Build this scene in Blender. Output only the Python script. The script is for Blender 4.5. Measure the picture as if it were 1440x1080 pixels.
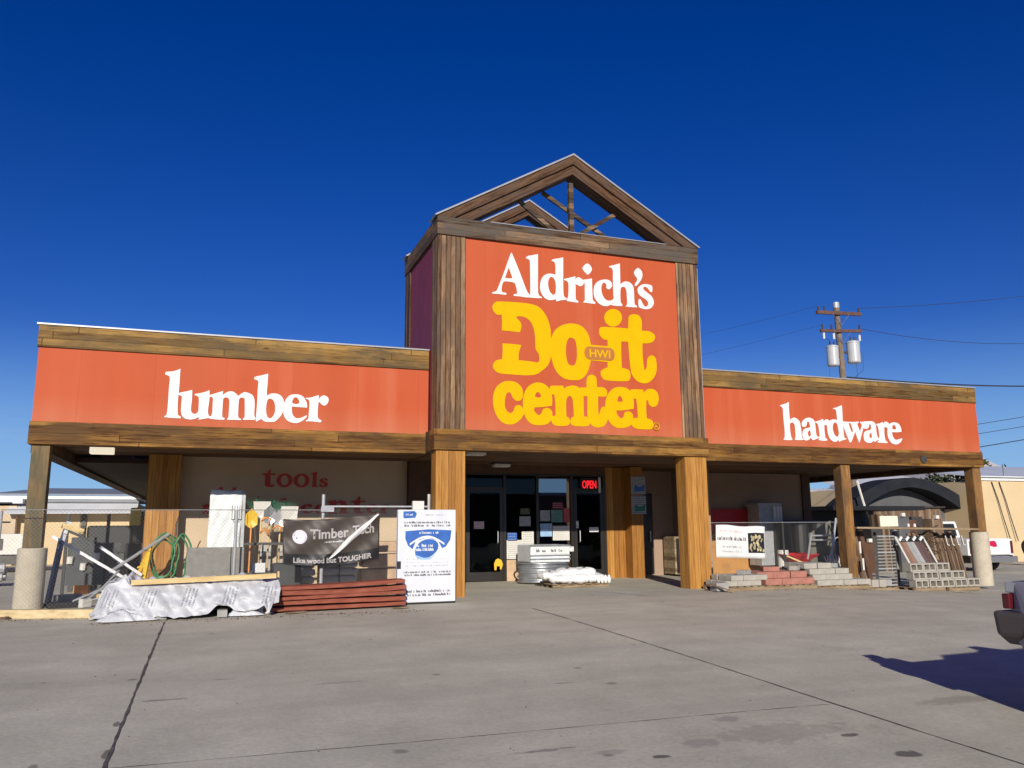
import bpy, bmesh, math, random
from mathutils import Vector, Matrix
R = math.radians
rnd = random.Random(7)
sc = bpy.context.scene
C = sc.collection
for o in list(bpy.data.objects): bpy.data.objects.remove(o)

# ---------------------------------------------------------------- camera
cam_d = bpy.data.cameras.new("camera"); cam = bpy.data.objects.new("camera", cam_d); C.objects.link(cam)
YAW, PITCH, ROLL = R(20.074), R(10.088), R(-0.423)
fw = Vector((math.sin(YAW)*math.cos(PITCH), math.cos(YAW)*math.cos(PITCH), math.sin(PITCH)))
rt0 = Vector((math.cos(YAW), -math.sin(YAW), 0)); up0 = rt0.cross(fw)
rt = rt0*math.cos(ROLL)+up0*math.sin(ROLL); up = up0*math.cos(ROLL)-rt0*math.sin(ROLL)
m = Matrix((rt, up, -fw)).transposed().to_4x4(); m.translation = (0, 0, 1.6)
cam.matrix_world = m
cam_d.sensor_width = 36; cam_d.lens = 1143.07/1440*36
cam_d.clip_start = .05; cam_d.clip_end = 3000
sc.camera = cam
# ---------------------------------------------------------------- world and sun
SUN_EL, SUN_AZ = R(20.0), R(17)          # low sun, from the left behind the camera
w = bpy.data.worlds.new("World"); sc.world = w; w.use_nodes = True
nt = w.node_tree; nt.nodes.clear()
sky = nt.nodes.new('ShaderNodeTexSky'); sky.sky_type = 'NISHITA'; sky.sun_disc = False
sky.sun_elevation = SUN_EL; sky.sun_rotation = math.pi + SUN_AZ
sky.altitude = 1500; sky.air_density = 1.0; sky.dust_density = 0.0; sky.ozone_density = 4.0
hs = nt.nodes.new('ShaderNodeHueSaturation'); hs.inputs['Saturation'].default_value = 1.30; hs.inputs['Hue'].default_value = 0.5265
bg = nt.nodes.new('ShaderNodeBackground'); bg.inputs[1].default_value = 0.082
wo = nt.nodes.new('ShaderNodeOutputWorld')
nt.links.new(sky.outputs[0], hs.inputs['Color']); 
_tc = nt.nodes.new('ShaderNodeTexCoord'); _sp = nt.nodes.new('ShaderNodeSeparateXYZ'); nt.links.new(_tc.outputs['Generated'], _sp.inputs[0])
_mr = nt.nodes.new('ShaderNodeMapRange'); _mr.inputs[1].default_value = 0.0; _mr.inputs[2].default_value = .24; _mr.inputs[3].default_value = .85; _mr.inputs[4].default_value = 0
_mr.interpolation_type = 'SMOOTHSTEP'; nt.links.new(_sp.outputs[2], _mr.inputs[0])
_mx = nt.nodes.new('ShaderNodeMix'); _mx.data_type = 'RGBA'; _mx.inputs[7].default_value = (2.9, 5.6, 9.6, 1)
nt.links.new(_mr.outputs[0], _mx.inputs[0]); nt.links.new(hs.outputs[0], _mx.inputs[6])   # clear dry air: no yellow band at the horizon

# thin wisps low on the left
_mp = nt.nodes.new('ShaderNodeMapping'); _mp.inputs['Scale'].default_value = (3, 3, 22); nt.links.new(_tc.outputs['Generated'], _mp.inputs[0])
_nz = nt.nodes.new('ShaderNodeTexNoise'); _nz.inputs['Scale'].default_value = 1.6; _nz.inputs['Detail'].default_value = 6; nt.links.new(_mp.outputs[0], _nz.inputs['Vector'])
def _map(src, a, b_, c_, d_):
    n = nt.nodes.new('ShaderNodeMapRange'); n.interpolation_type = 'SMOOTHSTEP'
    for i, q in enumerate((a, b_, c_, d_)): n.inputs[i+1].default_value = q
    nt.links.new(src, n.inputs[0]); return n.outputs[0]
def _mul(a, b_):
    n = nt.nodes.new('ShaderNodeMath'); n.operation = 'MULTIPLY'; nt.links.new(a, n.inputs[0]); nt.links.new(b_, n.inputs[1]); return n.outputs[0]
_cl = _mul(_mul(_map(_nz.outputs['Fac'], .5, .72, 0, .5), _map(_sp.outputs[2], .02, .24, 1, 0)), _map(_sp.outputs[0], -.42, .0, 1, 0))
_m2 = nt.nodes.new('ShaderNodeMix'); _m2.data_type = 'RGBA'; _m2.inputs[7].default_value = (7.5, 8.6, 10, 1)
nt.links.new(_cl, _m2.inputs[0]); nt.links.new(_mx.outputs[2], _m2.inputs[6]); nt.links.new(_m2.outputs[2], bg.inputs[0]); nt.links.new(bg.outputs[0], wo.inputs[0])
sun_d = bpy.data.lights.new("sun", 'SUN'); sun_d.energy = 4.9; sun_d.angle = R(.5); sun_d.color = (1, .93, .82)
sun = bpy.data.objects.new("sun", sun_d); C.objects.link(sun)
sdir = Vector((math.sin(SUN_AZ)*math.cos(SUN_EL), math.cos(SUN_AZ)*math.cos(SUN_EL), -math.sin(SUN_EL)))
sun.rotation_euler = sdir.to_track_quat('-Z', 'Y').to_euler(); sun.location = (-10, -20, 20)
sc.view_settings.view_transform = 'Standard'; sc.view_settings.look = 'None'
sc.view_settings.exposure = 0; sc.view_settings.gamma = 1
sc.cycles.max_bounces = 6; sc.cycles.transparent_max_bounces = 12

# ---------------------------------------------------------------- materials
def newmat(name):
    m = bpy.data.materials.new(name); m.use_nodes = True
    n = m.node_tree.nodes; b = n['Principled BSDF']; return m, m.node_tree, b
def N(t, typ, **kw):
    n = t.nodes.new(typ)
    for k, v in kw.items(): setattr(n, k, v)
    return n
def math_(t, op, a, b=None, clamp=False):
    n = t.nodes.new('ShaderNodeMath'); n.operation = op; n.use_clamp = clamp
    for i, v in enumerate((a, b)):
        if v is None: continue
        if isinstance(v, (int, float)): n.inputs[i].default_value = v
        else: t.links.new(v, n.inputs[i])
    return n.outputs[0]
def mixc(t, f, a, b, mode='MIX'):
    n = t.nodes.new('ShaderNodeMix'); n.data_type = 'RGBA'; n.blend_type = mode
    for s, v in ((n.inputs[0], f), (n.inputs[6], a), (n.inputs[7], b)):
        if isinstance(v, (int, float)): s.default_value = v
        elif isinstance(v, tuple): s.default_value = (*v[:3], 1)
        else: t.links.new(v, s)
    return n.outputs[2]
def noise(t, vec, scale, detail=4, rough=.55):
    n = t.nodes.new('ShaderNodeTexNoise'); n.inputs['Scale'].default_value = scale
    n.inputs['Detail'].default_value = detail; n.inputs['Roughness'].default_value = rough
    if vec is not None: t.links.new(vec, n.inputs['Vector'])
    return n.outputs['Fac']
def ramp(t, f, stops):
    n = t.nodes.new('ShaderNodeValToRGB'); e = n.color_ramp.elements
    while len(e) < len(stops): e.new(.5)
    for i, (p, c) in enumerate(stops):
        e[i].position = p; e[i].color = (*c, 1) if isinstance(c, tuple) else (c, c, c, 1)
    t.links.new(f, n.inputs[0]); return n.outputs[0]
def coords(t, scale=(1, 1, 1)):
    tc = t.nodes.new('ShaderNodeTexCoord'); mp = t.nodes.new('ShaderNodeMapping')
    mp.inputs['Scale'].default_value = scale; t.links.new(tc.outputs['Object'], mp.inputs[0]); return mp.outputs[0]
def bump(t, b, h, strength=.4, dist=.01):
    n = t.nodes.new('ShaderNodeBump'); n.inputs['Strength'].default_value = strength; n.inputs['Distance'].default_value = dist
    t.links.new(h, n.inputs['Height']); t.links.new(n.outputs[0], b.inputs['Normal'])
def mat(name, col, rough=.6, var=.12, scale=3., metal=0, bmp=0, spec=.5, fine=0):
    m, t, b = newmat(name); v = coords(t)
    f = noise(t, v, scale, 5)
    lo = tuple(c*(1-var*1.6) for c in col); hi = tuple(min(1, c*(1+var)) for c in col)
    c = ramp(t, f, [(.28, lo), (.72, hi)])
    if fine:
        g = noise(t, v, scale*18, 3); c = mixc(t, fine, c, ramp(t, g, [(.35, .25), (.65, 1.)]), 'MULTIPLY')
    t.links.new(c, b.inputs['Base Color']); b.inputs['Roughness'].default_value = rough
    b.inputs['Metallic'].default_value = metal; b.inputs['Specular IOR Level'].default_value = spec
    if bmp: bump(t, b, noise(t, v, scale*8, 4), bmp)
    return m
def wood(name, lo, mid, hi, axis='x', board=0.1, gap=.06, stretch=14, rough=.75, boardvar=.35, weather=None, bscale=1., across='z', gapdark=.35, knots=False, seg=0):
    """grain runs along axis; boards are counted along 'across'"""
    m, t, b = newmat(name)
    ax = 'xyz'.index(axis); s = [stretch*bscale]*3; s[ax] = 1.1*bscale
    v = coords(t, tuple(s)); f = noise(t, v, 1.6, 7, .65)
    tc = t.nodes.new('ShaderNodeTexCoord'); sp = t.nodes.new('ShaderNodeSeparateXYZ'); t.links.new(tc.outputs['Object'], sp.inputs[0])
    a = sp.outputs['xyz'.index(across)] if across in 'xyz' else math_(t, 'ADD', sp.outputs[0], sp.outputs[1])
    u = math_(t, 'DIVIDE', a, board); fr = math_(t, 'FRACT', u); fl = math_(t, 'FLOOR', u)
    wn = t.nodes.new('ShaderNodeTexWhiteNoise'); wn.noise_dimensions = '1D'; t.links.new(fl, wn.inputs['W'])
    f2 = math_(t, 'ADD', f, math_(t, 'MULTIPLY', math_(t, 'SUBTRACT', wn.outputs['Value'], .5), boardvar))
    if seg:
        # butt joints between boards, and each length its own tone
        ln = math_(t, 'DIVIDE', math_(t, 'ADD', sp.outputs[ax], math_(t, 'MULTIPLY', wn.outputs['Value'], 7.3)), seg)
        w2 = t.nodes.new('ShaderNodeTexWhiteNoise'); w2.noise_dimensions = '2D'; cb = t.nodes.new('ShaderNodeCombineXYZ')
        t.links.new(math_(t, 'FLOOR', ln), cb.inputs[0]); t.links.new(fl, cb.inputs[1]); t.links.new(cb.outputs[0], w2.inputs['Vector'])
        f2 = math_(t, 'ADD', f2, math_(t, 'MULTIPLY', math_(t, 'SUBTRACT', w2.outputs['Value'], .5), .22))
        joint = math_(t, 'LESS_THAN', math_(t, 'FRACT', ln), .006)
    c = ramp(t, f2, [(.3, lo), (.5, mid), (.7, hi)])
    if seg: c = mixc(t, math_(t, 'MULTIPLY', joint, .8), c, (.02, .012, .006))
    if weather:
        big = noise(t, coords(t, (1 if ax == 0 else 3, 2, 1 if ax == 2 else 3)), .9, 5, .6)
        c = mixc(t, ramp(t, math_(t, 'ADD', big, math_(t, 'MULTIPLY', math_(t, 'SUBTRACT', f, .5), .9)), [(.42, 0.), (.66, 1.)]), c, weather)
    if knots:
        vo = t.nodes.new('ShaderNodeTexVoronoi'); vo.inputs['Scale'].default_value = 1.3
        sk = [3.]*3; sk[ax] = 1.; t.links.new(coords(t, tuple(sk)), vo.inputs['Vector'])
        c = mixc(t, ramp(t, vo.outputs['Distance'], [(.03, 0.75), (.1, 0.)]), c, tuple(x*.35 for x in lo))
    g = math_(t, 'LESS_THAN', fr, gap)
    c = mixc(t, math_(t, 'MULTIPLY', g, 1.), c, mixc(t, gapdark, c, (.02, .012, .006)) if gapdark < 1 else (.02, .012, .006))
    t.links.new(c, b.inputs['Base Color']); b.inputs['Roughness'].default_value = rough
    b.inputs['Specular IOR Level'].default_value = .25
    h = math_(t, 'SUBTRACT', f, math_(t, 'MULTIPLY', g, 1.5)); bump(t, b, h, .6, .006)
    return m
M = {}
M['beam'] = wood('fascia timber', (.07, .026, .005), (.25, .12, .024), (.46, .26, .065), 'x', .128, .07, 15, weather=(.10, .05, .016), boardvar=.42, knots=True, seg=3.0)
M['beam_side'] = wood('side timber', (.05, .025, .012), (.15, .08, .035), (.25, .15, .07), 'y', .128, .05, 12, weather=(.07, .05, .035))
M['cap'] = wood('parapet timber', (.05, .022, .006), (.18, .095, .024), (.36, .21, .06), 'x', .128, .07, 15, weather=(.11, .075, .035), knots=True, seg=3.0)
M['gable'] = wood('grey gable timber', (.04, .02, .010), (.12, .066, .033), (.26, .165, .095), 'x', .125, .07, 13, weather=(.09, .075, .06), boardvar=.4, seg=2.4)
M['gable_rafter'] = wood('rafter timber', (.05, .023, .010), (.16, .078, .034), (.30, .17, .085), 'x', .15, .07, 13, weather=(.10, .06, .04), boardvar=.3, across='z')
M['upper_post'] = wood('weathered siding', (.055, .025, .011), (.18, .095, .045), (.38, .245, .14), 'z', .1016, .16, 13, boardvar=.6, across='s', gapdark=.8, weather=(.12, .075, .048))
M['siding'] = wood('stained siding', (.24, .10, .02), (.36, .16, .032), (.48, .245, .06), 'z', .135, .06, 26, boardvar=.3, across='s', gapdark=.5, rough=.6)
M['siding_red'] = wood('cedar siding', (.28, .11, .03), (.42, .18, .05), (.52, .25, .08), 'z', .203, .025, 22, boardvar=.12, across='s', gapdark=.5)
M['post'] = wood('porch post', (.12, .055, .018), (.32, .16, .05), (.50, .28, .09), 'z', .4, .0, 14, boardvar=.1, across='x', weather=(.12, .07, .035))
M['post_old'] = wood('old porch post', (.08, .05, .025), (.22, .14, .06), (.34, .23, .11), 'z', .4, .0, 14, boardvar=.1, across='x', weather=(.10, .085, .05))
M['ply'] = mat('plywood', (.50, .25, .075), .7, .14, 2.2, fine=.25)
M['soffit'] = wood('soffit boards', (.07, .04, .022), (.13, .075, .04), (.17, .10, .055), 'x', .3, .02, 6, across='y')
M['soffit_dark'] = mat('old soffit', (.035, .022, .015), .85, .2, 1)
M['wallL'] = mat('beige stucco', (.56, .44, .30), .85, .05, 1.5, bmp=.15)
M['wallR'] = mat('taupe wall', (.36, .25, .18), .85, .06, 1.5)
M['darkwood'] = mat('dark brown trim', (.10, .045, .022), .7, .2, 3)
M['maroon'] = wood('maroon ribbed panel', (.17, .022, .032), (.20, .027, .038), (.22, .03, .045), 'z', .2, .06, 2, boardvar=.1, across='y', gapdark=.4, rough=.5)
def panel_mat(name, col):
    m, t, b = newmat(name)
    streak = noise(t, coords(t, (1.6, 1, .12)), 1.4, 4, .5); big = noise(t, coords(t, (.6, 1, .5)), 1., 3)
    c = ramp(t, streak, [(.3, tuple(x*.93 for x in col)), (.55, col), (.85, (min(1, col[0]*1.1), col[1]*1.45+.01, col[2]*1.8+.01))])
    c = mixc(t, ramp(t, big, [(.35, 0.), (.75, .35)]), c, (col[0]*1.02, col[1]*1.4, col[2]*1.8))
    tc = t.nodes.new('ShaderNodeTexCoord'); sp = t.nodes.new('ShaderNodeSeparateXYZ'); t.links.new(tc.outputs['Object'], sp.inputs[0])
    # fading near the bottom edge where splash wears the paint
    gr = math_(t, 'MULTIPLY', math_(t, 'SUBTRACT', 1., math_(t, 'DIVIDE', math_(t, 'SUBTRACT', sp.outputs[2], 3.15), .5), True), math_(t, 'ADD', streak, .1), True)
    fr = math_(t, 'FRACT', math_(t, 'DIVIDE', math_(t, 'ADD', sp.outputs[0], 20.3), 1.219))
    seam = math_(t, 'LESS_THAN', fr, .008)
    c = mixc(t, math_(t, 'MULTIPLY', gr, .45, True), c, (min(1, col[0]*1.08), col[1]*2.6, col[2]*4))
    c = mixc(t, math_(t, 'MULTIPLY', seam, .30), c, (col[0]*.5, col[1]*.5, col[2]*.5))
    t.links.new(c, b.inputs['Base Color']); b.inputs['Roughness'].default_value = .6; b.inputs['Specular IOR Level'].default_value = .12
    bump(t, b, math_(t, 'ADD', big, math_(t, 'MULTIPLY', seam, -.3)), .15, .02)
    return m
M['orange'] = panel_mat('orange sign paint', (.475, .089, .033))
M['white_letter'] = mat('white letters', (.76, .72, .71), .5, .02, 4)
M['yellow'] = mat('yellow letters', (.74, .40, .0), .6, .03, 4, spec=.1)
M['brownink'] = mat('badge brown', (.42, .15, .02), .5, .05, 4)
M['redletter'] = mat('red letters', (.55, .035, .02), .5, .05, 4)
M['flash'] = mat('white metal flashing', (.36, .36, .37), .4, .06, 4, metal=.2)
M['roof'] = mat('roof membrane', (.30, .30, .30), .8, .1, 1)
M['frame'] = mat('bronze door frame', (.025, .022, .02), .35, .1, 5, spec=.6)
M['black'] = mat('black', (.012, .012, .013), .5, .1, 4)
M['blackrub'] = mat('black rubber', (.02, .02, .02), .8, .15, 6)
M['white'] = mat('white paint', (.72, .72, .70), .5, .04, 4)
M['offwhite'] = mat('off white', (.66, .64, .58), .6, .06, 4)
M['fencewire'] = mat('weathered fence wire', (.24, .24, .23), .6, .1, 6, metal=.2)
M['galv'] = mat('galvanised metal', (.46, .48, .50), .38, .12, 7, metal=.75)
M['galv_dull'] = mat('dull galvanised', (.42, .43, .44), .55, .12, 7, metal=.3)
M['alu'] = mat('aluminium', (.72, .72, .73), .35, .05, 7, metal=.6)
M['steel_dark'] = mat('dark steel', (.07, .065, .06), .5, .2, 7, metal=.3)
M['concrete'] = mat('cast concrete', (.58, .51, .39), .9, .1, 5, bmp=.4, fine=.35)
M['cblock'] = mat('concrete block', (.42, .39, .33), .92, .1, 6, bmp=.4, fine=.25)
M['cblock_dark'] = mat('grey concrete block', (.36, .35, .33), .92, .12, 6, bmp=.4, fine=.3)
M['redblock'] = mat('pink red paver', (.42, .18, .135), .92, .12, 6, bmp=.4, fine=.25)
M['pallet'] = wood('pallet wood', (.12, .08, .045), (.24, .17, .10), (.36, .28, .18), 'x', .1, .0, 10)
M['pine'] = wood('new pine', (.46, .32, .14), (.62, .46, .22), (.74, .58, .32), 'x', .5, .0, 10, boardvar=.05)
M['treated'] = wood('treated timber', (.38, .28, .14), (.55, .43, .24), (.66, .54, .33), 'x', .5, 0, 10, boardvar=.05)
M['redboard'] = wood('red stained board', (.17, .045, .028), (.25, .07, .042), (.33, .11, .07), 'x', .5, 0, 14, boardvar=.1, rough=.8)
M['handle'] = wood('tool handle', (.45, .30, .13), (.62, .45, .22), (.72, .56, .32), 'z', .5, 0, 10)
M['brownwood'] = wood('brown leaning timber', (.08, .05, .03), (.17, .11, .07), (.27, .19, .13), 'z', .15, .08, 8, across='s', boardvar=.4)
M['green'] = mat('green hose', (.03, .20, .07), .35, .1, 8)
M['greenp'] = mat('green plastic', (.02, .16, .09), .45, .1, 8)
M['orangep'] = mat('orange plastic', (.75, .26, .03), .45, .1, 8)
M['yellowp'] = mat('yellow paint', (.78, .48, .03), .45, .08, 8)
M['bluep'] = mat('blue print', (.03, .12, .42), .45, .15, 8)
M['lightblue'] = mat('light blue print', (.30, .50, .75), .45, .1, 8)
M['redp'] = mat('red plastic', (.50, .02, .03), .5, .12, 4)
M['print'] = mat('dark print', (.05, .05, .055), .6, .2, 20)
M['greyprint'] = mat('grey print', (.35, .36, .38), .6, .2, 20)
M['pinkprint'] = mat('pale pink print', (.75, .52, .55), .6, .1, 20)
M['stoneslab'] = mat('grey slab', (.27, .26, .235), .8, .12, 9, bmp=.3, fine=.3)
M['bag'] = mat('grey bagged mix', (.42, .41, .39), .7, .15, 6)
M['tanbundle'] = mat('tan bundle', (.55, .38, .24), .8, .15, 5)
M['whitebag'] = mat('white plastic bag', (.82, .82, .82), .4, .03, 8, bmp=.5)
M['foam'] = mat('white foam wrap', (.74, .77, .77), .45, .06, 9, bmp=.9)
M['tan'] = mat('tan metal siding', (.62, .47, .27), .7, .04, 1)
M['metalroof'] = mat('white metal roof', (.66, .68, .70), .45, .05, 1)
M['greyroof'] = mat('grey roof', (.22, .24, .27), .6, .1, 1)
M['navy'] = mat('navy canopy', (.022, .024, .030), .8, .2, 2, spec=.1)
M['shedgrey'] = mat('grey shed end', (.10, .10, .105), .7, .15, 2)
M['polewood'] = mat('weathered pole', (.20, .15, .11), .85, .2, 3)
M['rustbrown'] = mat('brown crossarm', (.12, .06, .045), .8, .2, 3)
M['cangrey'] = mat('transformer paint', (.46, .47, .48), .4, .05, 3)
M['lamp'] = None
M['wire'] = mat('wire', (.03, .03, .035), .6, .05, 3)
M['screen'] = mat('dark mesh panel', (.045, .05, .052), .6, .2, 5)
M['taillight'] = mat('tail light', (.10, .008, .012), .3, .1, 5)
M['carpaint'] = mat('dusty purple grey car paint', (.23, .225, .27), .3, .06, 3)
M['carpaint2'] = mat('dark car paint', (.06, .07, .08), .3, .06, 3, metal=.3)
M['bumper'] = mat('dusty bumper', (.075, .062, .06), .5, .12, 3)
M['chrome'] = mat('bright bumper', (.7, .7, .72), .2, .03, 3, metal=.9)
M['tyre'] = mat('tyre', (.015, .015, .015), .85, .1, 5)
M['magenta'] = mat('magenta logo', (.50, .01, .07), .4, .1, 5)
M['leaf'] = mat('dusty olive leaves', (.07, .08, .03), .8, .3, 5)
M['bark'] = mat('bark', (.09, .06, .04), .9, .2, 5)
M['teal'] = mat('teal paper', (.06, .22, .18), .6, .1, 9)
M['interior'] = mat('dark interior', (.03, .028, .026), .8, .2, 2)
M['neon'] = None
def emis(name, col, s):
    m, t, b = newmat(name); b.inputs['Base Color'].default_value = (*col, 1)
    b.inputs['Emission Color'].default_value = (*col, 1); b.inputs['Emission Strength'].default_value = s; return m
M['neon'] = emis('red neon', (1, .02, .03), 1.1)
M['lamp'] = emis('lit lamp lens', (1, .9, .7), .75)
def glass(name, refl, tint):
    m, t, b = newmat(name); n = t.nodes; n.remove(b)
    tr = n.new('ShaderNodeBsdfTransparent'); tr.inputs[0].default_value = (*tint, 1)
    gl = n.new('ShaderNodeBsdfGlossy'); gl.inputs['Roughness'].default_value = .01; gl.inputs['Color'].default_value = (.9, .95, 1, 1)
    mx = n.new('ShaderNodeMixShader'); mx.inputs[0].default_value = refl
    t.links.new(tr.outputs[0], mx.inputs[1]); t.links.new(gl.outputs[0], mx.inputs[2])
    t.links.new(mx.outputs[0], n['Material Output'].inputs[0]); return m
M['glass'] = glass('tinted glass', .010, (.75, .8, .8))
M['mirror_glass'] = glass('reflective tinted glass', .26, (.6, .65, .68))
M['car_glass'] = glass('car glass', .12, (.85, .88, .88))

# concrete lot
def ground_mat():
    m, t, b = newmat('worn concrete')
    v = coords(t); big = noise(t, v, .25, 5, .6); mid = noise(t, v, 1.3, 6, .65); fine = noise(t, v, 26, 4, .7)
    c = ramp(t, big, [(.3, (.53, .495, .395)), (.7, (.62, .585, .475))])
    c = mixc(t, .5, c, ramp(t, mid, [(.3, .60), (.7, 1.08)]), 'MULTIPLY')
    c = mixc(t, .5, c, ramp(t, fine, [(.3, .72), (.7, 1.1)]), 'MULTIPLY')
    # small dark specks and chips
    vo = t.nodes.new('ShaderNodeTexVoronoi'); vo.inputs['Scale'].default_value = 1.7; vo.inputs['Randomness'].default_value = 1
    t.links.new(v, vo.inputs['Vector'])
    spk = ramp(t, math_(t, 'ADD', vo.outputs['Distance'], math_(t, 'MULTIPLY', math_(t, 'SUBTRACT', mid, .5), .25)), [(.03, 1.), (.075, 0.)])
    c = mixc(t, math_(t, 'MULTIPLY', spk, .55), c, (.12, .11, .10))
    sw = t.nodes.new('ShaderNodeTexWave')
    # long faint sweeps from traffic and drainage
    st = noise(t, coords(t, (.25, 1.6, 1)), 1., 4, .6); c = mixc(t, .22, c, ramp(t, st, [(.35, .8), (.65, 1.1)]), 'MULTIPLY')
    w1 = t.nodes.new('ShaderNodeTexWave'); w1.wave_type = 'RINGS'; w1.inputs['Scale'].default_value = .22; w1.inputs['Distortion'].default_value = 2.5; w1.inputs['Detail'].default_value = 3
    mp1 = t.nodes.new('ShaderNodeMapping'); mp1.inputs['Location'].default_value = (6, 9, 0); tc1 = t.nodes.new('ShaderNodeTexCoord'); t.links.new(tc1.outputs['Object'], mp1.inputs[0]); t.links.new(mp1.outputs[0], w1.inputs['Vector'])
    c = mixc(t, math_(t, 'MULTIPLY', ramp(t, w1.outputs['Fac'], [(.80, 0.), (.97, 1.)]), math_(t, 'MULTIPLY', mid, .18)), c, (.20, .19, .17))
    geo = t.nodes.new('ShaderNodeTexCoord'); sp = t.nodes.new('ShaderNodeSeparateXYZ'); t.links.new(geo.outputs['Object'], sp.inputs[0])
    wob = math_(t, 'ADD', math_(t, 'MULTIPLY', math_(t, 'SUBTRACT', mid, .5), 1.6), math_(t, 'MULTIPLY', math_(t, 'SUBTRACT', noise(t, v, 9, 4, .7), .5), 2.2))
    for (x, y, rx, ry, s, col) in [(4.1, 5.33, .46, .22, .42, (.27, .23, .18)), (4.53, 4.60, .085, .07, .85, (.10, .09, .08)), (4.47, 5.11, .08, .035, .8, (.10, .09, .08)),
                                   (3.90, 5.79, .10, .07, .5, (.22, .2, .18)), (2.91, 5.11, .06, .03, .85, (.09, .08, .07)), (3.34, 5.29, .12, .08, .4, (.22, .2, .18)),
                                   (6.12, 5.67, .35, .10, .5, (.26, .22, .18)), (2.63, 5.31, .12, .05, .4, (.22, .2, .18)), (2.2, 5.5, .2, .03, .6, (.15, .14, .13)),                                    (-.60, 7.2, .022, .10, .7, (.07, .06, .055)), (-.585, 6.4, .02, .12, .7, (.07, .06, .055)), (-1.0, 6.2, .035, .10, .6, (.1, .09, .08)), (-.3, 7.9, .16, .03, .6, (.14, .13, .12)), (.2, 8.6, .08, .02, .5, (.15, .14, .13)), (1.2, 8.1, .2, .04, .35, (.2, .19, .17)), (3.2, 7.4, .1, .02, .5, (.16, .15, .13))]:
        dx = math_(t, 'DIVIDE', math_(t, 'SUBTRACT', sp.outputs[0], x), rx); dy = math_(t, 'DIVIDE', math_(t, 'SUBTRACT', sp.outputs[1], y), ry)
        d = math_(t, 'ADD', math_(t, 'SQRT', math_(t, 'ADD', math_(t, 'MULTIPLY', dx, dx), math_(t, 'MULTIPLY', dy, dy))), wob)
        k = math_(t, 'MULTIPLY', math_(t, 'SUBTRACT', 1.25, d, True), s*2.5, True)
        c = mixc(t, math_(t, 'MINIMUM', k, s), c, col)
    t.links.new(c, b.inputs['Base Color']); b.inputs['Roughness'].default_value = .88; b.inputs['Specular IOR Level'].default_value = .25
    bump(t, b, math_(t, 'ADD', fine, math_(t, 'MULTIPLY', mid, 1.)), .35, .01)
    return m
M['ground'] = ground_mat()
M['joint'] = mat('tar filled joint', (.10, .092, .082), .9, .35, 9)
M['chalk'] = mat('faded white paint', (.55, .54, .51), .9, .2, 9)

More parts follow.
